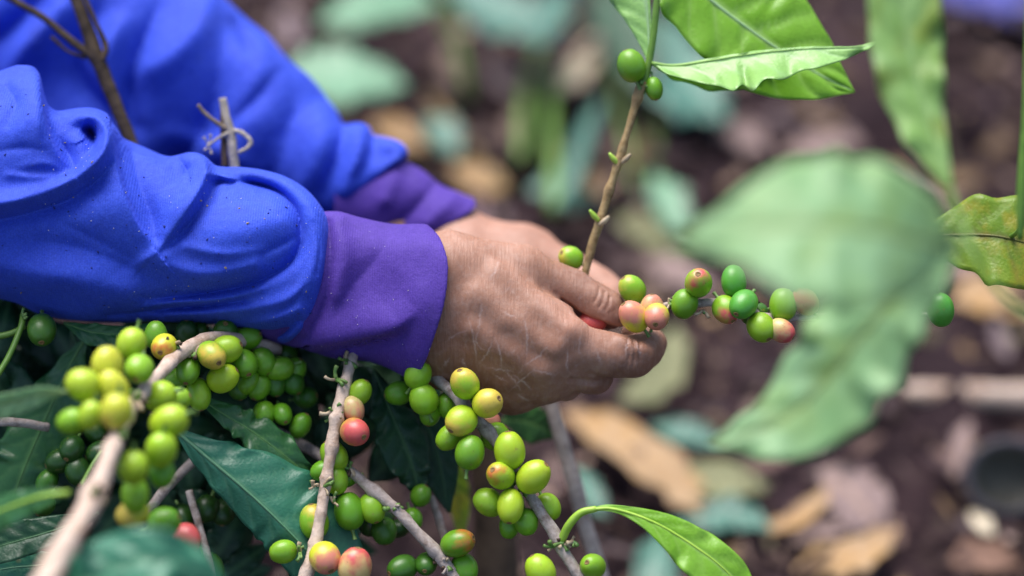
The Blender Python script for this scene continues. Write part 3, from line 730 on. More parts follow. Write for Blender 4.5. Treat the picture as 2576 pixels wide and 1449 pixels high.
def leaf(parent, mid, wl, wr, sl=0.0, sr=0.0, mat='leaf_teal', wav=0.0, wfreq=5, curl=0.0, nu=44, nv=7, nvein=7, quilt=4.0, rib=4.0, ribmat=None,
         root=None, lift=None, label=None, thick=2.0, name='leaf', tipcurl=0.0, seed=None, wob=0.02):
    """blade from a midrib polyline (x, y, z), half widths left/right along it, slopes toward the lens, wavy margin"""
    r_ = np.random.default_rng(seed if seed is not None else int(abs(mid[0][0] * 7 + mid[0][1] * 13)) % 9999)
    Q = spline(np.array(mid, float), nu); t = np.linspace(0, 1, nu)
    T = np.gradient(Q[:, :2], axis=0); T /= np.linalg.norm(T, axis=1)[:, None] + 1e-9
    Np = np.stack([T[:, 1], -T[:, 0]], -1)          # left of travel on the picture
    def wfun(ws):
        k = np.linspace(0, 1, len(ws)) * 0.01 * max(ws); Qw = spline(np.stack([k, np.array(ws, float)], -1), 90)
        w_ = np.maximum(np.interp(t0 * k[-1], np.maximum.accumulate(Qw[:, 0]), Qw[:, 1]), min(ws[0], ws[-1], 1))
        w_ = w_ * (1 + wob * amp * np.sin(2 * math.pi * wfreq * 1.3 * t + r_.uniform(0, 6.3))); w_[0] = ws[0]; w_[-1] = ws[-1]; return w_
    t0 = t; t = t + 0.045 * np.sin(2 * math.pi * 1.7 * t + r_.uniform(0, 6.3)) + 0.03 * np.sin(2 * math.pi * 3.1 * t + r_.uniform(0, 6.3)); amp = 0.75 + 0.45 * np.sin(2 * math.pi * 2.3 * t + r_.uniform(0, 6.3))
    WL, WR = wfun(wl), wfun(wr); ss = np.linspace(-1, 1, 2 * nv + 1)
    ph = r_.uniform(0, 6.3, 4); V = np.zeros((nu, 2 * nv + 1, 3)); vein = np.zeros((nu, 2 * nv + 1))
    for j, s in enumerate(ss):
        a = abs(s); w_ = WL if s < 0 else WR; sg = -1 if s < 0 else 1
        d = w_ * a; slope = sl if s < 0 else sr
        P = Q[:, :2] - Np * (sg * d)[:, None] if False else Q[:, :2] + Np * (-sg * d)[:, None]
        wv = wav * amp * a ** 2 * (np.sin(2 * math.pi * wfreq * t + ph[0 if s < 0 else 1]) + 0.5 * np.sin(2 * math.pi * wfreq * 1.9 * t + ph[2 if s < 0 else 3])) * np.clip(w_ / (max(wl + wr) + 1e-6) * 1.6, 0, 1)
        tv = (t0 - 0.16 * a) * nvein + (0.5 if s < 0 else 0.0); fr = np.abs(tv - np.round(tv))
        prof = 1 - np.exp(-(fr / 0.16) ** 2)
        z = Q[:, 2] + slope * d + curl * d * d / (max(wl + wr) + 1e-6) + wv + quilt * (prof * (1 - 0.4 * a) * min(1, a * 5) - 0.6) * np.clip(w_ / 30, 0, 1) + tipcurl * t0 ** 3
        V[:, j] = np.concatenate([P, z[:, None]], 1)
        vein[:, j] = np.exp(-(fr / 0.075) ** 2) * 0.45 * (1 - 0.6 * a) * (a > 0.02)
    vein[:, nv] = 0.75
    V = V.reshape(-1, 3)
    if lift is not None: V[:, 2] += zg(V[:, 0], V[:, 1]) + lift
    m = 2 * nv + 1; i, j = np.meshgrid(np.arange(nu - 1), np.arange(m - 1), indexing='ij'); a = (i * m + j).ravel()
    F = np.stack([a, a + 1, a + m + 1, a + m], -1)
    o = mk(name, W(V[:, 0], V[:, 1], V[:, 2]), F, M[mat], parent, {'vein': vein.ravel()}, root=root or parent)
    md = o.modifiers.new('thickness', 'SOLIDIFY'); md.thickness = thick * S; md.offset = 0
    if label: o['label'] = label
    if rib and parent is not None:
        R = np.concatenate([V.reshape(nu, m, 3)[:, nv], np.linspace(rib, rib * 0.25, nu)[:, None]], 1)
        R[:, 2] += 0.3 * rib
        Vr, Fr = tube(R[::2], nseg=6, n=nu // 2)
        mk('midrib', W(Vr[:, 0], Vr[:, 1], Vr[:, 2]), Fr, M[ribmat or mat], o, {'vein': np.full(len(Vr), 0.8)}, root=root or parent)
    return o
OV = [0, .45, .78, .95, 1, .95, .82, .6, .32, 0]          # a coffee leaf's outline
def ov(w): return [w * q for q in OV]

def zA(P):
    return [tuple(v if k != 2 or v < 120 else 120 + (v - 120) * 1.9 for k, v in enumerate(p)) for p in P]
# --- branch A: pale stem running from the lower left up under the sleeve
A = empty('coffee_branch', W(120, 1449, 560), 'blurred pale branch at lower left crowded with lime and yellow cherries', 'coffee branch', 'fruiting coffee branches')
add_tube('stem', zA([(60, 1560, 640, 36), (150, 1400, 560, 33), (235, 1250, 470, 27), (290, 1110, 400, 20), (330, 1025, 300, 18), (385, 960, 210, 17), (440, 900, 120, 17), (490, 868, 60, 19), (560, 850, -10, 17), (700, 880, -130, 15)]), M['bark_pale'], A, n=80, rough=0.05, nodes=9, nseg=14)
for a in zA([(330, 866, 230, 39, 250, .1, 'l'), (270, 917, 300, 41, 90, .0, 'y'), (350, 928, 260, 36, 260, .75, 'm'), (208, 967, 340, 41, 160, .1, 'l'),
          (285, 975, 330, 40, 120, .2, 'y'), (293, 1035, 400, 43, 260, -.2, 'y', 'Y', .2), (228, 1045, 370, 33, 250, -.2, 'l'), (180, 1060, 350, 33, 200, -.2, 'm'),
          (402, 997, 230, 39, 200, -.2, 'l'), (440, 1008, 190, 35, 20, .1, 'm'), (425, 1062, 330, 44, 205, -.3, 'l'), (405, 1133, 350, 39, 260, -.3, 'l'),
          (335, 1177, 390, 39, 265, -.3, 'l'), (408, 1192, 330, 33, 270, .0, 'g'), (340, 1246, 350, 37, 270, .0, 'm'), (333, 1292, 320, 35, 200, .2, 'y', 'Y', .3),
          (413, 1313, 260, 38, 20, .2, 'g'), (470, 1355, 200, 36, 300, .4, 'r', 'R', .9)]):
    cherry(A, *a[:7], *(a[7:] if len(a) > 7 else ()))
for a in [(413, 873, 110, 33, 250, .93, 'y', 'O', .04), (392, 843, 60, 30, 90, 0, 'g'), (533, 894, 80, 37, 320, .75, 'm', 'Y', .2), (570, 879, 30, 38, 20, .2, 'l'),
          (473, 933, 70, 32, 265, .6, 'g'), (561, 951, 40, 38, 30, .1, 'l'), (613, 915, -10, 36, 300, .6, 'g'), (500, 992, 40, 34, 280, .2, 'm'),
          (567, 838, -60, 34, 80, .8, 'd'), (622, 852, -70, 32, 20, .3, 'g'), (445, 955, 20, 30, 200, .2, 'g'), (455, 990, 20, 28, 240, .2, 'd'), (600, 972, -60, 30, 280, .2, 'd')]:
    cherry(A, *a[:7], *(a[7:] if len(a) > 7 else ()))
for x, y, z in zA(((300, 1100, 405), (345, 1010, 300), (250, 1240, 480), (440, 865, 110), (490, 890, 80))): stubs(A, x, y, z, 6, 30, 7)
leaf(A, zA([(175, 1240, 430), (110, 1248, 420), (40, 1270, 400), (-60, 1310, 380)]), [3, 30, 46, 50], [3, 24, 34, 30], .35, -.5, 'leaf_mid', 6, 3, rib=7, ribmat='petiole')
leaf(A, zA([(170, 985, 360), (110, 990, 350), (40, 1010, 340), (-60, 1030, 330)]), [2, 26, 36, 36], [2, 20, 26, 26], -.3, .5, 'leaf_front', 4, 3)
leaf(A, zA([(580, 1500, 560), (470, 1425, 590), (360, 1410, 600), (230, 1455, 590), (100, 1530, 560)]), [6, 60, 90, 80, 10], [6, 60, 84, 70, 10], .35, -.4, 'leaf_teal', 26, 3, quilt=12, seed=31)

# --- branch B: the upright pale stem in the middle
B = empty('coffee_branch', W(775, 1449, 60), 'upright pale branch below the cuff carrying one bright red cherry', 'coffee branch', 'fruiting coffee branches')
add_tube('stem', [(890, 880, -70, 14), (872, 950, -20, 15), (852, 1030, 20, 17), (842, 1075, 35, 15), (826, 1180, 50, 14.5), (812, 1260, 65, 14), (800, 1335, 80, 15), (782, 1410, 100, 17), (740, 1530, 140, 19)], M['bark_pale'], B, n=70, rough=0.05, nodes=9, nseg=14)
for a in [(906, 986, -10, 31, 60, .1, 'm'), (888, 1030, 10, 29, 290, .3, 'p', 'P', .2), (893, 1087, 52, 36, 335, .72, 'o', 'R', .36, 'ripe pinkish red cherry'),
          (840, 1146, 10, 35, 120, .1, 'm'), (812, 1184, 10, 28, 200, .0, 'g'), (846, 1208, 14, 32, 280, .1, 'm'), (790, 1312, 40, 40, 100, .1, 'm', 'Y', .1),
          (712, 1388, 90, 31, 190, .2, 'm'), (818, 1404, 130, 39, 300, .6, 'y', 'P', .24, 'orange half ripe cherry'), (893, 1425, 140, 42, 80, .1, 'p', 'R', .2, 'pink cherry')]:
    cherry(B, *a[:7], *(a[7:] if len(a) > 7 else ()))
for x, y, z in ((845, 955, 0), (838, 1035, 30), (845, 1040, 20), (815, 1225, 66), (790, 1222, 60), (840, 1265, 60), (755, 1388, 100), (870, 905, -40)): stubs(B, x, y, z, 4, 30, 5.5, ('stub', 'stub', 'stub_tan'))

# --- branch C: grey stem running to the lower right
C = empty('coffee_branch', W(1140, 1449, 30), 'grey spotted branch slanting down right from the middle with dark speckled green cherries', 'coffee branch', 'fruiting coffee branches')
add_tube('stem', [(640, 1060, -260, 13), (760, 1120, -160, 14), (850, 1172, -60, 13), (885, 1190, -10, 14), (935, 1230, 10, 14), (985, 1272, 20, 15), (1000, 1285, 24, 14), (1060, 1350, 30, 14), (1110, 1405, 34, 16), (1150, 1460, 36, 14), (1220, 1560, 40, 14)], M['bark'], C, n=70, rough=0.05, nodes=9, nseg=14)
for a in [(879, 1286, 10, 40, 100, -.2, 'g'), (936, 1279, 5, 35, 290, .4, 'm'), (966, 1336, -40, 33, 280, .2, 'd'), (932, 1318, -60, 30, 250, .0, 'k'), (1152, 1366, 40, 38, 20, .35, 'g', 'O', .14, 'green cherry blushing orange'),
          (1012, 1429, 10, 34, 200, .55, 'd'), (1072, 1419, 5, 28, 260, .9, 'd'), (1169, 1429, 20, 32, 300, .3, 'g'), (1059, 1246, -120, 26, 60, .2, 'g'), (1039, 1306, -100, 25, 290, .2, 'g'), (868, 1200, -30, 28, 190, 0, 'g')]:
    cherry(C, *a[:7], *(a[7:] if len(a) > 7 else ()))
for x, y, z in ((880, 1180, 0), (985, 1275, 22), (1110, 1405, 34), (1120, 1420, 40), (740, 1105, -170)): stubs(C, x, y, z, 6, 26, 6, ('bark', 'stub_tan', 'bark_dark', 'stub'))
add_tube('twig', [(475, 1235, -60, 10), (500, 1320, -40, 10), (525, 1410, -20, 10), (540, 1500, 0, 10)], M['bark'], C, rough=.04)
add_tube('twig', [(1085, 1250, -180, 9), (1105, 1310, -160, 10), (1115, 1380, -140, 10), (1050, 1420, -150, 11)], M['bark'], C, rough=.04)

# --- branch D: branch under the hand
Dn = empty('coffee_branch', W(1450, 1449, 90), 'branch under the hand with plump yellow green cherries and one young drooping leaf', 'coffee branch', 'fruiting coffee branches')
add_tube('stem', [(1020, 880, -150, 13), (1090, 945, -40, 14), (1150, 1000, 20, 14), (1200, 1055, 40, 14), (1235, 1095, 45, 15), (1280, 1165, 55, 12), (1310, 1215, 65, 12), (1345, 1265, 75, 14), (1390, 1335, 85, 15), (1410, 1375, 90, 16), (1450, 1440, 96, 14), (1520, 1550, 110, 14)], M['bark'], Dn, n=70, rough=0.05, nodes=9, nseg=14)
for a in [(1052, 943, 10, 34, 60, .2, 'm'), (1002, 989, -60, 31, 190, .2, 'g'), (1066, 1004, 10, 37, 110, .1, 'm'), (1082, 1040, -20, 30, 260, .2, 'g'), (1124, 1021, -20, 29, 280, .0, 'g'),
          (1169, 965, 75, 37, 110, .45, 'l', 'Y', .15), (1227, 1014, 85, 37, 25, .6, 'y', 'Y', .25), (1160, 1059, 80, 38, 222, .55, 'l', 'Y', .12), (1131, 1100, 40, 32, 220, .1, 'm'),
          (1182, 1138, 90, 39, 80, -.2, 'g'), (1246, 1097, 10, 34, 40, .1, 'm'), (1282, 1133, 96, 39, 95, .1, 'l'), (1259, 1196, 110, 35, 140, .75, 'l', 'O', .0),
          (1342, 1199, 110, 39, 45, .3, 'l'), (1229, 1263, 70, 36, 150, .0, 'm'), (1284, 1274, 110, 37, 265, .45, 'l'), (1324, 1313, 70, 31, 280, .1, 'g'), (1282, 1322, 30, 28, 260, .1, 'g'),
          (1379, 1276, 50, 33, 300, .1, 'm'), (1359, 1435, 130, 38, 120, .1, 'l'), (1491, 1424, 100, 33, 140, .85, 'm'), (1230, 1062, -10, 26, 20, .1, 'p', 'P', .3)]:
    cherry(Dn, *a[:7], *(a[7:] if len(a) > 7 else ()))
for x, y, z in ((1412, 1370, 100), (1440, 1362, 100), (1390, 1375, 100), (1185, 1035, 40), (1308, 1190, 66), (1320, 1235, 70)): stubs(Dn, x, y, z, 5, 26, 6, ('stub', 'stub_tan', 'bark_dark'))
add_tube('petiole', [(1412, 1360, 95, 11), (1432, 1320, 110, 11), (1462, 1290, 120, 10), (1500, 1280, 125, 8)], M['petiole'], Dn, n=20)
leaf(Dn, [(1480, 1284, 122), (1540, 1280, 135), (1640, 1312, 150), (1740, 1370, 160), (1830, 1440, 165), (1910, 1540, 160)], [4, 16, 38, 50, 46, 10], [4, 12, 40, 70, 70, 10], -.3, .4, 'leaf_young', 9, 4, rib=5, ribmat='petiole', seed=4)

# --- dark leaves and shaded fruit inside the bush
K = empty('coffee_bush', W(600, 1449, -300), 'shaded inside of the coffee bush with glossy dark green leaves under the sleeve', 'bush')
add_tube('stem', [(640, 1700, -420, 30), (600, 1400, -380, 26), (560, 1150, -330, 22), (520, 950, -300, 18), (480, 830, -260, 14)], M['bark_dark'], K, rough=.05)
add_tube('stem', [(360, 1300, -60, 13), (430, 1215, -70, 13), (520, 1130, -120, 12)], M['bark'], K, rough=.05)
add_tube('stem', [(-60, 1060, 0, 12), (40, 1062, 0, 12), (120, 1075, -60, 11)], M['bark'], K, rough=.05)
leaf(K, [(438, 1080, 20), (520, 1150, 40), (620, 1235, 55), (720, 1330, 55), (800, 1420, 45), (870, 1520, 20)], [4, 62, 118, 150, 130, 60], [4, 40, 60, 70, 66, 30], -.45, -.45, 'leaf_teal', 12, 6, nvein=8, quilt=6, rib=5, seed=3, wob=.06, nu=70, nv=9)
leaf(K, [(490, 995, -20), (560, 1040, -10), (640, 1090, -10), (720, 1150, -20), (795, 1215, -50)], [3, 34, 46, 44, 4], [3, 26, 40, 34, 4], -.4, .4, 'leaf_mid', 14, 5, rib=3, seed=8, wob=.16, nu=60)
leaf(K, [(160, 812, -60), (230, 835, -40), (320, 838, -30), (400, 812, -40)], [3, 22, 18, 3], [3, 34, 44, 8], -.5, .5, 'leaf_mid', 6, 3, rib=3, wob=.1)
leaf(K, [(215, 850, -110), (170, 930, -110), (120, 1040, -110), (60, 1180, -100), (20, 1290, -100)], [4, 60, 92, 80, 20], [4, 44, 70, 80, 20], -.2, -.2, 'leaf_mid', 12, 5, rib=4, seed=5, wob=.1, nu=60)
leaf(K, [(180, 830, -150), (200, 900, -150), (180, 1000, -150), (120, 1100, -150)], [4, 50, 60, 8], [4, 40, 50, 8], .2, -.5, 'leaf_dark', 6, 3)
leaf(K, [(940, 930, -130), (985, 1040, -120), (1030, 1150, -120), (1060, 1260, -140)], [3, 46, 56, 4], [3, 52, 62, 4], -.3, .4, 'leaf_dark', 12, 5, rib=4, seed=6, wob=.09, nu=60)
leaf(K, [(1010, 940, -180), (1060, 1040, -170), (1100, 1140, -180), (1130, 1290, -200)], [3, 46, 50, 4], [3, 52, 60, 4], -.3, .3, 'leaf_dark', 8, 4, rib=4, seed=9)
leaf(K, [(880, 1340, -60), (860, 1400, -50), (850, 1460, -40), (850, 1560, -30)], [3, 40, 56, 40], [3, 40, 50, 30], -.3, -.3, 'leaf_teal', 6, 3)
leaf(K, [(250, 1290, 100), (150, 1330, 110), (50, 1360, 110), (-60, 1390, 100)], [3, 30, 44, 40], [3, 36, 50, 40], .5, -.3, 'leaf_dark', 6, 3)
leaf(K, [(200, 1400, 60), (120, 1420, 60), (20, 1430, 60), (-80, 1450, 50)], [3, 40, 50, 40], [3, 36, 50, 40], .3, -.3, 'leaf_teal', 6, 3)
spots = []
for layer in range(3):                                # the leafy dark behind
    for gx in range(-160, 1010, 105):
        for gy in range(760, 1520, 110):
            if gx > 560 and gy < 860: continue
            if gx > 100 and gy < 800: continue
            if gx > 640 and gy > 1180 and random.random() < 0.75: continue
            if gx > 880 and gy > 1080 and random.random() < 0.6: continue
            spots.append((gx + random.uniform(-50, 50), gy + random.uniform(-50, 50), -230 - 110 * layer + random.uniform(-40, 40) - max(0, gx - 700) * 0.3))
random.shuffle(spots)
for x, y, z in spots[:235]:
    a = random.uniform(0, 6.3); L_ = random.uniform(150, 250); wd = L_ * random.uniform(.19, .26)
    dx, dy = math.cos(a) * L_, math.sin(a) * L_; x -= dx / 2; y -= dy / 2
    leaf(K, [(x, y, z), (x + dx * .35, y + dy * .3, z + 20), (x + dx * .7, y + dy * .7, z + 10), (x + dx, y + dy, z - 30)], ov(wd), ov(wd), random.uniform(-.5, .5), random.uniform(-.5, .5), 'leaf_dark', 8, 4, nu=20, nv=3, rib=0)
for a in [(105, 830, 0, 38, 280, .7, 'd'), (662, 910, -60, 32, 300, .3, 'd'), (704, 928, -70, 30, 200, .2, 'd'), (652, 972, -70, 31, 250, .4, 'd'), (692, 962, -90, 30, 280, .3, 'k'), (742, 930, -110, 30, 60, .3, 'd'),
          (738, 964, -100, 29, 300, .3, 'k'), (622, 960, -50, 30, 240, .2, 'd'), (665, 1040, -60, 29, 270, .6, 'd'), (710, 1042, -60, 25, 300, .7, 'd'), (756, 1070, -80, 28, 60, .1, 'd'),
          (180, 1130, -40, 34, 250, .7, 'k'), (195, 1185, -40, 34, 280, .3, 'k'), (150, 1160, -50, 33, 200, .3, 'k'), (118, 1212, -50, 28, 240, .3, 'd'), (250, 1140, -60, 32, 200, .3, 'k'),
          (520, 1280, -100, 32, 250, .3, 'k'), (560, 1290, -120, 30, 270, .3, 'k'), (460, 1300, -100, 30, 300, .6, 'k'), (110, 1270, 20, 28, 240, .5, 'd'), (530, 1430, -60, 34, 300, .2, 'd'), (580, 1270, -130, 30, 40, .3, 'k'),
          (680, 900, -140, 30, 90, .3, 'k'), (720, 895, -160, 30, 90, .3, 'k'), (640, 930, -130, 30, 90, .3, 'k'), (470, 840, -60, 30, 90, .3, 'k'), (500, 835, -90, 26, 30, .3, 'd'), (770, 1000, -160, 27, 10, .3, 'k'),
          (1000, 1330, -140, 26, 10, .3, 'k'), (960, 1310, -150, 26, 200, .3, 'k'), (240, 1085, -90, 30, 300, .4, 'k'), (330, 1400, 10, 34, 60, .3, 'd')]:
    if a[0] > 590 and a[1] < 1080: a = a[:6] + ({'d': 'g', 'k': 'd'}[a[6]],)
    cherry(K, *a[:7], *(a[7:] if len(a) > 7 else ()))
add_tube('green_shoot', [(60, 790, -20, 9), (50, 830, 10, 8), (20, 900, 40, 8), (-30, 980, 70, 8)], M['greenstem'], K)
add_tube('green_shoot', [(-20, 850, -10, 9), (30, 838, -10, 8), (64, 820, -10, 7)], M['greenstem'], K)
add_tube('green_shoot', [(255, 1135, 180, 5), (232, 1170, 200, 5), (205, 1220, 220, 5)], M['greenstem'], K)
stubs(K, 58, 795, 0, 4, 18, 6)

# --- branch E: slim upright branch with big young leaves, held by the far hand
E = empty('coffee_branch', W(1475, 690, -80), 'slim upright branch rising from the hands to large young green leaves', 'coffee branch', 'fruiting coffee branches')
add_tube('stem', [(1450, 790, -140, 9), (1472, 690, -110, 10), (1490, 615, -105, 10.5), (1508, 560, -100, 12), (1520, 520, -98, 10), (1545, 440, -95, 10.5), (1556, 410, -94, 12), (1570, 360, -92, 9), (1598, 265, -90, 10), (1612, 222, -88, 14), (1622, 205, -88, 13)], M['bark_olive'], E, n=64, rough=.04, nodes=5)
add_tube('green_shoot', [(1618, 212, -88, 11), (1632, 160, -86, 9), (1645, 80, -84, 9), (1654, -20, -82, 8), (1662, -120, -80, 8)], M['greenstem'], E)
for a in [(1588, 165, -70, 36, 110, .1, 'g'), (1646, 223, -86, 24, 280, .2, 'g'), (1436, 649, -120, 31, 150, .55, 'm', 'Y', -.05)]: cherry(E, *a[:7], *(a[7:] if len(a) > 7 else ()))
for x, y, a in ((1555, 412, 150), (1562, 410, 20), (1506, 555, 150), (1508, 566, 20)):
    dx, dy = math.cos(math.radians(a)), -math.sin(math.radians(a))
    add_tube('bud', [(x, y, -90, 5), (x + 14 * dx, y + 14 * dy - 6, -84, 7), (x + 26 * dx, y + 26 * dy - 14, -80, 3)], M['petiole'] if a > 90 else M['stub_tan'], E, n=8)
stubs(E, 1616, 215, -84, 4, 20, 6, ('bark_olive', 'stub'))
leaf(E, [(1637, 165, -86), (1634, 110, -92), (1630, 40, -100), (1622, -50, -110), (1610, -150, -120)], [2, 36, 82, 118, 90], [2, 6, 8, 10, 10], -.4, .5, 'leaf_mint', 5, 3, rib=5)
leaf(E, [(1600, -170, -150), (1784, -4, -150), (1904, 87, -150), (1964, 127, -150), (2060, 187, -152), (2150, 232, -160)], [40, 150, 190, 165, 100, 1], [20, 90, 120, 132, 95, 1], -.35, .3, 'leaf_young', 14, 5, nvein=8, quilt=10, rib=6, ribmat='leaf_mint', seed=2, wob=.045, nu=70, nv=10)
leaf(E, [(1640, 158, -80), (1700, 165, -70), (1800, 150, -55), (1920, 132, -50), (2040, 122, -50), (2140, 120, -55), (2212, 104, -60)], [3, 4, 6, 6, 5, 4, 1], [3, 40, 80, 76, 54, 30, 1], -.8, .3, 'leaf_mint', 34, 5, rib=4, curl=1.0, ribmat='leaf_young', seed=12, nu=90, nv=9, wob=.12)
leaf(E, [(1642, 162, -84), (1705, 180, -100), (1800, 186, -108), (1900, 176, -112), (2000, 150, -110), (2080, 135, -108)], [2, 6, 10, 10, 4, 1], [2, 28, 44, 34, 14, 1], -.4, -.5, 'leaf_young', 14, 5, rib=0, seed=13, wob=.15)

# --- branch F: branch being stripped, running right from the fingertips
Fb_ = empty('coffee_branch', W(1600, 790, 0), 'thin branch between the fingertips and the blurred leaf with half ripe cherries', 'coffee branch', 'fruiting coffee branches')
add_tube('stem', [(1470, 810, -70, 8), (1560, 790, -40, 9), (1640, 778, -20, 10), (1690, 768, -10, 10), (1760, 762, 0, 11), (1810, 762, 5, 11), (1880, 772, 10, 13), (1920, 800, 10, 14), (1990, 800, 0, 11), (2060, 796, 0, 9), (2160, 790, 10, 5), (2350, 790, 20, 4)], M['bark'], Fb_, n=80, rough=.04)
for a in [(1590, 727, -50, 32, 130, .3, 'm', 'Y', -.08), (1594, 796, 25, 35, 130, .3, 'y', 'P', .26), (1640, 778, -10, 32, 90, .2, 'p', 'P', .1), (1652, 797, 40, 33, 255, .85, 'y', 'P', .28, 'cherry blushing orange red with a dark eye'),
          (1757, 711, 30, 36, 100, .85, 'm', 'R', .02), (1722, 765, 10, 35, 250, .1, 'g'), (1846, 707, 0, 34, 90, -.2, 'b'), (1870, 766, 50, 35, 230, .65, 'b'), (1826, 779, 20, 32, 300, .5, 'm', 'R', .14),
          (1915, 824, 40, 36, 300, .5, 'm'), (1970, 766, 20, 34, 90, .0, 'm'), (2026, 758, 20, 32, 130, .3, 'p', 'R', .3), (1966, 832, 45, 30, 330, .3, 'p', 'R', .22), (2366, 780, 40, 36, 280, -.2, 'b'),
          (1898, 790, -20, 30, 200, .2, 'd'), (1490, 812, -66, 34, 20, .2, 'r', 'R', .9, 'red cherry inside the closing hand')]:
    cherry(Fb_, *a[:7], *(a[7:] if len(a) > 7 else ()))
for x, y, z in ((1685, 762, 0), (1700, 748, 0), (1768, 782, 10), (1900, 770, 20)): stubs(Fb_, x, y, z, 4, 22, 5, ('stub', 'stub_tan', 'bark_dark'))

# --- big leaves between the lens and the picking hand
G = empty('coffee_branch', W(2440, 640, 1220), 'large out of focus pale green leaves hanging in front at the right', 'coffee branch', 'fruiting coffee branches')
add_tube('stem', [(2385, 450, 975, 9), (2398, 500, 985, 10), (2425, 570, 1010, 9), (2460, 650, 1060, 8), (2540, 760, 1098, 8), (2700, 860, 1159, 8)], M['greenstem'], G)
leaf(G, [(2405, 625, 1403), (2320, 605, 1525), (2160, 570, 1610), (1960, 565, 1634), (1800, 590, 1598), (1695, 612, 1561)], [10, 150, 200, 195, 90, 1], [10, 120, 170, 160, 72, 1], .5, -.55, 'leaf_front', 28, 4.2, quilt=10, rib=8, seed=20, wob=.07)
leaf(G, [(2410, 600, 1220), (2280, 720, 1171), (2170, 840, 1134), (2080, 950, 1098), (1970, 1050, 1073), (1780, 1118, 1049)], [8, 90, 130, 150, 105, 1], [8, 80, 118, 112, 66, 1], .45, -.45, 'leaf_front', 24, 4.3, quilt=10, rib=8, seed=22, wob=.09)
leaf(G, [(2392, 480, 980), (2362, 380, 950), (2312, 220, 905), (2282, 80, 870), (2272, -80, 840), (2280, -220, 820)], [4, 70, 96, 92, 88, 30], [4, 30, 66, 92, 92, 30], .25, -.2, 'leaf_long', 20, 3.4, quilt=8, rib=6, seed=24, wob=.05)
H = empty('green_stalk', W(2560, 590, 500), 'green upright stalk at the right edge with a yellowing leaf', 'stalk')
add_tube('stalk', [(2566, 606, 420, 8), (2570, 500, 420, 14), (2576, 400, 420, 14), (2586, 250, 420, 14), (2596, -100, 420, 14)], M['greenstem'], H)
leaf(H, [(2305, 600, -60), (2400, 592, -30), (2520, 596, 0), (2660, 640, 0), (2780, 720, -20)], [6, 84, 112, 100, 6], [6, 92, 122, 100, 6], -.35, .3, 'leaf_yellow', 9, 3, nvein=9, quilt=6, rib=5, label='yellowing leaf with brown veins', seed=15, wob=.09)
add_tube('petiole', [(2310, 600, -60, 5), (2420, 600, -90, 6), (2530, 600, -40, 6), (2575, 560, 200, 6), (2560, 520, 418, 7)], M['greenstem'], H)

# --- dead twigs standing between the sleeves
M['deadwood2'] = bark_mat('deadwood_brown', (0.034, 0.024, 0.016), (0.085, 0.058, 0.034), (0.014, 0.010, 0.008), 50)
T1 = empty('dead_twig', W(330, 360, -330), 'thick brown forked dead twig in front of the far sleeve', 'twig', 'dead twigs')
add_tube('stem', [(360, 440, -330, 17), (320, 335, -330, 17), (282, 240, -335, 17), (250, 160, -340, 19), (238, 135, -340, 21), (222, 80, -345, 17), (196, 10, -350, 16), (160, -90, -355, 15)], M['deadwood2'], T1, n=50, rough=.03)
add_tube('twig', [(226, 138, -340, 12), (170, 95, -350, 9.5), (110, 45, -360, 9), (36, 2, -370, 9), (-30, -40, -380, 9)], M['deadwood2'], T1, rough=.03)
add_tube('twig', [(256, 150, -336, 9), (266, 118, -330, 8), (240, 55, -330, 6), (212, -10, -335, 6)], M['deadwood2'], T1, rough=.03)
add_tube('twig', [(215, 146, -345, 5), (170, 128, -355, 4), (140, 102, -360, 5), (128, 92, -362, 4)], M['deadwood2'], T1, rough=.05)
add_tube('thorn', [(258, 150, -330, 8), (266, 130, -326, 6), (268, 104, -324, 4)], M['bark_dark'], T1)
T2 = empty('dead_twig', W(590, 440, -250), 'short broken grey dead twig with a hooked tendril standing above the near sleeve', 'twig', 'dead twigs')
add_tube('stem', [(600, 470, -250, 12), (590, 415, -252, 12), (580, 340, -255, 13), (568, 290, -258, 11), (560, 246, -260, 9)], M['deadgrey'], T2, n=36, rough=.05)
add_tube('split_strip', [(566, 420, -256, 9), (562, 350, -258, 8), (560, 290, -260, 6), (556, 262, -262, 4)], M['bark_dark'], T2, rough=.05)
add_tube('twig', [(570, 325, -250, 7), (540, 305, -244, 5.5), (515, 285, -240, 5), (498, 264, -236, 5)], M['deadwood'], T2, rough=.05)
add_tube('tendril', [(588, 328, -248, 6), (610, 335, -244, 6), (630, 355, -240, 6), (622, 372, -238, 5.5), (600, 384, -238, 5)], M['deadgrey'], T2, rough=.08)
add_tube('tendril', [(575, 334, -246, 5), (545, 350, -240, 4), (522, 368, -238, 4)], M['deadgrey'], T2, rough=.08)
for x, y in ((512, 345), (530, 338), (532, 388), (514, 378)): add_tube('tendril', [(524, 367, -238, 2.5), ((524 + x) / 2 + 2, (367 + y) / 2, -238, 2.2), (x, y, -236, 4.2)], M['deadgrey'], T2, n=8)

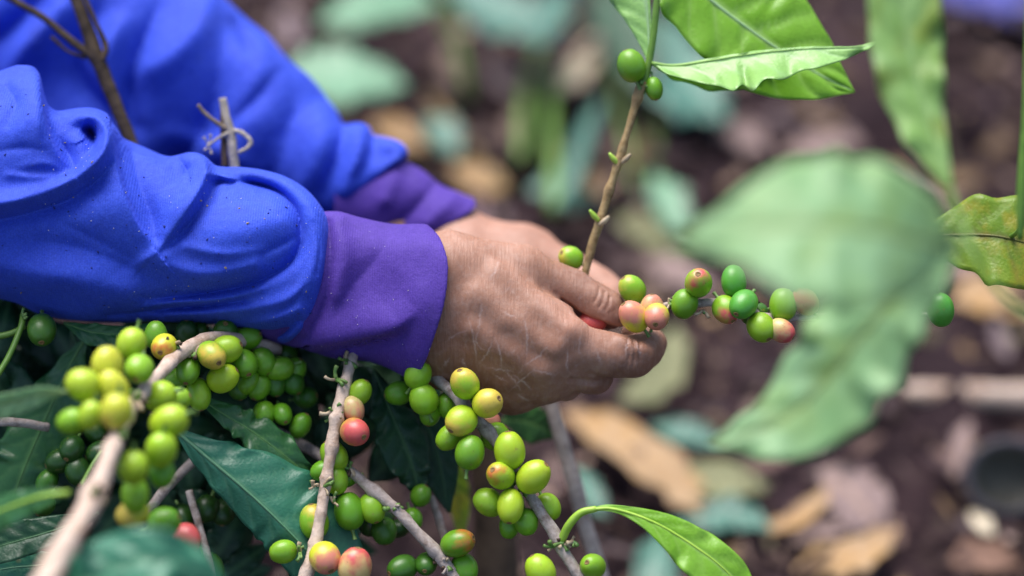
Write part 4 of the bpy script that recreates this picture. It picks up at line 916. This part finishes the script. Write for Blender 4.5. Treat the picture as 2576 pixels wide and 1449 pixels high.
# --- stalks behind
T3 = empty('woody_stalk', W(1500, 1400, -420), 'blurred grey stalk running down behind the hand', 'stalk')
add_tube('stalk', [(1350, 900, -380, 17), (1390, 1030, -390, 18), (1425, 1150, -400, 19), (1445, 1220, -400, 22), (1470, 1310, -410, 19), (1510, 1440, -420, 19), (1560, 1600, -430, 19)], M['bark'], T3, n=30, rough=.03)
T4 = empty('young_coffee_tree', W(1240, 1500, -700), 'dark upright young tree stem in the shade behind the cherries', 'tree')
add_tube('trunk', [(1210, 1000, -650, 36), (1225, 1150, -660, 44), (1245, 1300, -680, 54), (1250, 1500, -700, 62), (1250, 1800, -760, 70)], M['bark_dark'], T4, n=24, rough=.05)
leaf(T4, [(1260, 1060, -420), (1310, 1060, -420), (1360, 1075, -420), (1400, 1100, -430)], [3, 46, 40, 3], [3, 40, 46, 3], .2, -.2, 'seed_green', 6, 2, rib=3)
leaf(T4, [(1120, 1100, -480), (1140, 1180, -480), (1155, 1270, -480), (1160, 1340, -480)], [3, 24, 30, 10], [3, 26, 28, 10], .2, -.2, 'leaf_yellow', 4, 2, rib=3)

# ------------------------------------------------------------------ floor of the plantation: seedlings, dry leaves, litter
def ground_leaf(name, label, cat, group, pts, wl, wr, mat, lift, sl=.15, sr=.15, wav=10, stem=None, **kw):
    """a leaf thing lying on (or standing above) the soil: pts are x, y, extra height toward the lens"""
    p0 = pts[0]; z0 = float(zg(p0[0], p0[1])) + lift + p0[2]
    e = empty(name, W(p0[0], p0[1], z0), label, cat, group)
    leaf(e, pts, wl, wr, sl, sr, mat, wav, kw.pop('wfreq', 3), lift=lift, rib=kw.pop('rib', 5), quilt=6, nu=40, nv=6, thick=3, name='blade', wob=kw.pop('wob', .2), curl=kw.pop('curl', .5), **kw)
    if stem:
        P = [(p0[0], p0[1], z0, 7), ((p0[0] + stem[0]) / 2, (p0[1] + stem[1]) / 2 - 15, (z0 + float(zg(*stem))) / 2, 7), (stem[0], stem[1], float(zg(*stem)), 8)]
        add_tube('stalk', P, M['greenstem'], e)
    return e
SG = 'green seedling leaves over the soil'
ground_leaf('seedling_leaf', 'pale mint serrated leaf right of the far sleeve', 'leaf', SG, [(700, 200, 0), (790, 185, 30), (900, 190, 40), (1025, 215, 0)], [8, 66, 62, 2], [8, 70, 68, 2], 'seed_mint', 700, .1, -.3, 14, (760, 420), wfreq=6)
ground_leaf('seedling_leaf', 'pale mint leaf cut by the top edge left of centre', 'leaf', SG, [(1100, 10, 0), (1010, 10, 30), (910, 30, 40), (800, 60, 0)], [8, 40, 40, 2], [8, 66, 60, 2], 'seed_mint', 600, .2, -.3, 14, (1180, 250))
ground_leaf('seedling_leaf', 'teal leaf at the top edge between mint leaf and branch', 'leaf', SG, [(1130, -40, 0), (1200, 0, 30), (1290, 40, 40), (1400, 75, 0)], [8, 50, 60, 2], [8, 60, 46, 2], 'seed_teal', 450, .2, -.3, 14, (1180, 250))
ground_leaf('seedling_leaf', 'blue green leaf overlapping the teal leaf at the top edge', 'leaf', SG, [(1430, -30, 0), (1390, 20, 30), (1350, 60, 30), (1290, 90, 0)], [8, 50, 50, 2], [8, 40, 46, 2], 'seed_teal', 520, .2, -.3, 14)
ground_leaf('seedling_leaf', 'deep green leaf behind the small upper cherry', 'leaf', SG, [(1490, -40, 0), (1540, 40, 30), (1590, 120, 40), (1620, 240, 0)], [8, 70, 80, 2], [8, 60, 60, 2], 'leaf_dark', 380, .2, -.3, 14, (1600, 480))
ground_leaf('seedling_leaf', 'large blurred teal leaf below the young leaves', 'leaf', SG, [(1650, 40, 0), (1690, 130, 30), (1750, 220, 40), (1830, 300, 0)], [8, 86, 90, 2], [8, 80, 90, 10], 'seed_teal', 300, .1, -.2, 14, (1650, 480))
ground_leaf('seedling_leaf', 'small teal leaf above the far cuff', 'leaf', SG, [(1075, 300, 0), (1100, 325, 30), (1130, 350, 20), (1155, 395, 0)], [4, 38, 36, 2], [4, 36, 34, 2], 'seed_teal', 150, .1, -.2, 8)
ground_leaf('seedling_leaf', 'green leaf among the stalks left of the slim branch', 'leaf', SG, [(1400, 520, 0), (1440, 430, 30), (1470, 340, 20), (1520, 240, 0)], [4, 20, 24, 2], [4, 22, 22, 2], 'seed_teal', 220, .1, -.2, 8)
ground_leaf('seedling_leaf', 'pale green leaf right of the slim branch', 'leaf', SG, [(1640, 440, 0), (1670, 490, 30), (1700, 540, 20), (1740, 590, 0)], [4, 44, 40, 2], [4, 40, 40, 2], 'seed_mint', 150, .1, -.2, 8)
ground_leaf('seedling_leaf', 'dull olive green leaf behind the bent finger', 'leaf', SG, [(1700, 820, 0), (1690, 880, 30), (1650, 960, 20), (1560, 1010, 0)], [4, 50, 46, 2], [4, 46, 50, 2], 'dry_olive', 150, .1, -.2, 8)
ground_leaf('seedling_leaf', 'teal leaf on the soil left of the lowest leaf tip', 'leaf', SG, [(1640, 1070, 0), (1680, 1080, 20), (1740, 1090, 20), (1810, 1120, 0)], [4, 30, 34, 2], [4, 30, 30, 2], 'seed_teal', 80, .1, -.2, 8)
ground_leaf('seedling_leaf', 'teal leaf on the soil beside the young drooping leaf', 'leaf', SG, [(1690, 1310, 0), (1760, 1300, 20), (1850, 1295, 20), (1940, 1330, 0)], [4, 34, 46, 2], [4, 36, 34, 2], 'seed_teal', 80, .1, -.2, 8)
ground_leaf('seedling_leaf', 'teal leaf at the bottom edge under the young drooping leaf', 'leaf', SG, [(1660, 1340, 0), (1650, 1390, 20), (1640, 1440, 20), (1620, 1520, 0)], [4, 50, 60, 2], [4, 50, 50, 2], 'seed_teal', 80, .1, -.2, 8)
ground_leaf('seedling_leaf', 'teal leaf on the soil just right of the grey stalk', 'leaf', SG, [(1440, 1180, 0), (1470, 1210, 20), (1490, 1250, 20), (1530, 1300, 0)], [4, 24, 28, 2], [4, 24, 28, 2], 'seed_teal', 50, .1, -.2, 8)
ground_leaf('seedling_leaf', 'grey teal leaf low beside the upper cuff hand', 'leaf', SG, [(1330, 480, 0), (1400, 470, 20), (1460, 480, 20), (1530, 500, 0)], [4, 40, 44, 2], [4, 40, 44, 2], 'seed_teal', 60, .1, -.2, 8)
DG = 'dry leaves on the soil'
ground_leaf('dry_leaf', 'long bright tan curled leaf behind the grey stalk', 'dry leaf', DG, [(1420, 1040, 20), (1520, 1080, 60), (1640, 1150, 70), (1730, 1230, 50), (1820, 1310, 10)], [6, 44, 46, 40, 4], [6, 46, 56, 50, 4], 'dry_tan', 60, -.4, .5, 14)
ground_leaf('dry_leaf', 'greenish grey dry leaf right of the long tan leaf', 'dry leaf', DG, [(1690, 1190, 10), (1770, 1200, 40), (1850, 1210, 40), (1930, 1230, 10)], [6, 40, 44, 4], [6, 44, 40, 4], 'dry_olive', 40, -.2, .3, 10)
ground_leaf('dry_leaf', 'narrow tan curved strip right of the teal leaf', 'dry leaf', DG, [(1900, 1330, 10), (1990, 1310, 50), (2060, 1260, 60), (2110, 1200, 20)], [4, 18, 20, 4], [4, 20, 22, 4], 'dry_tan', 50, -.3, .3, 4)
ground_leaf('dry_leaf', 'pinkish dry leaf in the middle of the right litter', 'dry leaf', DG, [(2060, 1180, 10), (2120, 1220, 50), (2180, 1290, 60), (2220, 1360, 20)], [6, 60, 70, 4], [6, 56, 60, 4], 'dry_pink', 40, -.4, .3, 14)
ground_leaf('dry_leaf', 'tan rolled leaf near the bottom edge right of centre', 'dry leaf', DG, [(2000, 1440, 10), (2080, 1400, 50), (2170, 1380, 60), (2260, 1330, 20)], [6, 40, 50, 4], [6, 46, 50, 4], 'dry_tan', 50, -.4, .3, 14)
ground_leaf('dry_leaf', 'bluish grey dry leaf near the bottom right', 'dry leaf', DG, [(1990, 1370, 10), (2070, 1330, 40), (2160, 1310, 40), (2240, 1270, 10)], [4, 22, 26, 4], [4, 24, 26, 4], 'dry_pink', 60, -.3, .3, 8)
ground_leaf('dry_leaf', 'pink dry leaf standing upright left of the dark pot', 'dry leaf', DG, [(2400, 1200, 0), (2410, 1150, 40), (2420, 1100, 60), (2440, 1060, 40)], [10, 24, 24, 6], [10, 24, 24, 6], 'dry_pink', 80, -.3, .3, 6)
ground_leaf('dry_leaf', 'small lavender white scrap left below the dark pot', 'dry leaf', DG, [(2440, 1290, 0), (2460, 1305, 20), (2480, 1325, 20), (2500, 1345, 0)], [4, 18, 20, 4], [4, 18, 18, 4], 'dry_pale', 80, -.3, .3, 6)
ground_leaf('dry_leaf', 'pale pink dry leaf left of the green stalks', 'dry leaf', DG, [(1225, 150, 0), (1250, 185, 30), (1290, 220, 30), (1340, 235, 0)], [4, 26, 26, 4], [4, 28, 26, 4], 'dry_pink', 60, -.3, .3, 6)
ground_leaf('dry_leaf', 'pale pink long leaf slanting right of the green stalks', 'dry leaf', DG, [(1500, 90, 0), (1480, 140, 30), (1440, 190, 30), (1380, 230, 0)], [4, 30, 28, 4], [4, 28, 26, 4], 'dry_pale', 60, -.3, .3, 6)
ground_leaf('dry_leaf', 'orange tan leaf just above the far cuff', 'dry leaf', DG, [(930, 310, 0), (980, 325, 30), (1020, 340, 30), (1070, 370, 0)], [4, 28, 30, 4], [4, 26, 30, 4], 'dry_tan', 60, -.3, .3, 6)
ground_leaf('dry_leaf', 'tan leaf above the far wrist', 'dry leaf', DG, [(1120, 400, 0), (1160, 420, 30), (1200, 450, 30), (1260, 480, 0)], [4, 26, 30, 4], [4, 26, 30, 4], 'dry_tan', 60, -.3, .3, 6)
ground_leaf('dry_leaf', 'olive tan leaf right of the slim branch near the hands', 'dry leaf', DG, [(1550, 560, 0), (1610, 570, 30), (1670, 600, 30), (1740, 640, 0)], [4, 40, 36, 4], [4, 36, 36, 4], 'dry_olive', 60, -.3, .3, 6)
ground_leaf('dry_leaf', 'pinkish tan leaf above the half ripe cherries', 'dry leaf', DG, [(1620, 650, 0), (1680, 670, 30), (1740, 700, 30), (1800, 740, 0)], [4, 36, 36, 4], [4, 36, 36, 4], 'dry_pink', 60, -.3, .3, 6)
ground_leaf('dry_leaf', 'tan dry leaf below the young green leaves', 'dry leaf', DG, [(1780, 330, 0), (1830, 320, 30), (1880, 340, 30), (1930, 380, 0)], [4, 36, 36, 4], [4, 36, 36, 4], 'dry_pink', 60, -.3, .3, 6)
ground_leaf('dry_leaf', 'pale pink leaf above the big blurred leaf', 'dry leaf', DG, [(1970, 390, 0), (2030, 370, 30), (2100, 350, 30), (2170, 360, 0)], [4, 30, 36, 4], [4, 30, 36, 4], 'dry_pink', 60, -.3, .3, 6)
ground_leaf('dry_leaf', 'brown leaf beside the yellowing leaf', 'dry leaf', DG, [(2390, 760, 0), (2450, 740, 30), (2520, 750, 30), (2600, 790, 0)], [4, 50, 46, 4], [4, 46, 46, 4], 'dry_tan', 60, -.3, .3, 6)
ground_leaf('dry_leaf', 'pale leaf under the pale stick at the right edge', 'dry leaf', DG, [(2300, 1020, 0), (2340, 1000, 30), (2400, 960, 30), (2440, 900, 0)], [4, 40, 46, 4], [4, 46, 40, 4], 'dry_pink', 40, -.3, .3, 6)
ground_leaf('dry_leaf', 'brown dry leaf low at the right corner', 'dry leaf', DG, [(2380, 1420, 0), (2440, 1400, 30), (2500, 1400, 30), (2570, 1420, 0)], [4, 40, 40, 4], [4, 36, 36, 4], 'dry_brown', 40, -.3, .3, 6)
def ground_stick(name, label, cat, P, mat, lift):
    P = [(x, y, float(zg(x, y)) + lift, r) for x, y, r in P]
    e = empty(name, W(*P[0][:3]), label, cat); add_tube('shaft', P, M[mat], e, n=24, rough=.03); return e
ground_stick('bamboo_stick', 'pale smooth stick lying on the soil at the right edge', 'stick', [(2275, 985, 20), (2340, 990, 28), (2460, 995, 30), (2620, 1000, 32), (2800, 1000, 32)], 'bark_pale', 120)
ground_stick('dry_stalk', 'olive stick lying slantwise above the far cuff', 'stick', [(1080, 250, 12), (1150, 330, 14), (1220, 420, 15), (1270, 480, 15)], 'bark_olive', 40)
ground_stick('green_stalk', 'yellow green stalk standing left of the slim branch', 'stalk', [(1395, 530, 16), (1392, 400, 15), (1385, 280, 14), (1400, 170, 12)], 'greenstem', 120)
ground_stick('green_stalk', 'thinner green stalk beside the yellow green stalk', 'stalk', [(1310, 400, 12), (1315, 300, 12), (1330, 190, 11), (1370, 90, 10)], 'greenstem', 120)

# blue cloth at the top right corner
def tarp():
    e = empty('ground_cloth', W(2480, 40, float(zg(2480, 40)) + 60), 'violet blue cloth on the soil in the top right corner', 'cloth')
    nx, ny = 40, 16; V = []
    for i in range(nx):
        for j in range(ny):
            u, v = i / (nx - 1), j / (ny - 1)
            x = 2330 + 480 * u; y = -10 + 150 * u - 190 * v
            h = 70 + 40 * math.sin(v * 9 + u * 2) * min(1, v * 3) + 26 * math.sin(u * 17 + v * 5) - 60 * (1 - min(1, v * 4))
            V.append((x, y, float(zg(x, y)) + h))
    V = np.array(V); a = np.array([(i * ny + j) for i in range(nx - 1) for j in range(ny - 1)])
    o = mk('cloth_sheet', W(V[:, 0], V[:, 1], V[:, 2]), np.stack([a, a + 1, a + ny + 1, a + ny], -1), M['tarp'], e)
    o.modifiers.new('thickness', 'SOLIDIFY').thickness = 0.002
tarp()
def pot():
    x0, y0 = 2540, 1200; z0 = float(zg(x0, y0)) + 250
    e = empty('dark_pot', W(x0, y0, z0), 'dark olive round pot lying half out of the right edge', 'pot')
    def lathe(name, prof, mat, n=32):
        V, F = [], []
        for r, a in prof:
            for i in range(n):
                t = 2 * math.pi * i / n
                lx, ly, lz = r * math.cos(t), r * math.sin(t) * 0.85, a
                V.append((x0 + lx + 0.25 * lz, y0 + ly + 0.35 * lz, z0 - lz))
        m = len(prof)
        for i in range(m - 1):
            for j in range(n): k = (j + 1) % n; F.append((i * n + j, i * n + k, (i + 1) * n + k, (i + 1) * n + j))
        V = np.array(V); return mk(name, W(V[:, 0], V[:, 1], V[:, 2]), F, mat, e)
    lathe('pot_wall', [(3, 60), (84, 56), (92, 30), (96, 0), (104, 2), (104, 40), (96, 200), (3, 205)], M['pot'])
    lathe('rim', [(97, -4), (110, -10), (118, 0), (114, 16), (105, 18)], M['potrim'])
pot()

# loose litter, clods and crumbs: too many to count
def litter():
    pal = np.array([(0.36, 0.26, 0.22), (0.05, 0.032, 0.036), (0.07, 0.045, 0.05), (0.06, 0.04, 0.04), (0.26, 0.18, 0.16), (0.20, 0.13, 0.11), (0.12, 0.075, 0.065), (0.08, 0.05, 0.05), (0.40, 0.28, 0.22), (0.15, 0.10, 0.11), (0.22, 0.17, 0.18), (0.10, 0.09, 0.05), (0.05, 0.03, 0.03), (0.33, 0.22, 0.12)])
    V, F, T = [], [], []
    for q in range(6200):
        x, y = rng.uniform(-900, 3500), rng.uniform(-900, 2000); a = rng.uniform(0, 6.3)
        big = rng.uniform() < 0.45; L_ = rng.uniform(40, 150) if big else rng.uniform(12, 40); wd = L_ * (rng.uniform(0.06, 0.24) if rng.uniform() < .7 else 0.025) if big else L_ * rng.uniform(.3, .7)
        h0 = rng.uniform(0, 60) if rng.uniform() < .8 else rng.uniform(60, 150); c, s = math.cos(a), math.sin(a); k = len(V); cu = rng.uniform(0.1, 0.9) * L_; tl = rng.uniform(-.4, .4)
        tone = pal[rng.integers(len(pal))] * (rng.uniform(0.25, 0.75) if rng.uniform() < .88 else rng.uniform(1.0, 1.5))
        for u in np.linspace(-1, 1, 6):
            w_ = wd * math.sqrt(max(0.02, 1 - u * u))
            for v in (-1, 0, 1):
                lx, ly = u * L_ * 0.5, v * w_; px, py = x + lx * c - ly * s, y + (lx * s + ly * c) * 0.75
                V.append((px, py, float(zg(px, py)) + h0 + cu * (0.4 * u * u + 0.3 * v * v) + tl * lx)); T.append(tone)
        for i in range(5):
            for j in range(2): b = k + i * 3 + j; F.append((b, b + 1, b + 4, b + 3))
    V = np.array(V)
    o = mk('leaf_litter', W(V[:, 0], V[:, 1], V[:, 2]), F, M['litter'], None, {'tone': np.array(T)})
    o['kind'] = 'stuff'; o['label'] = 'brown crumbled leaf litter covering the soil'; o['category'] = 'litter'
litter()
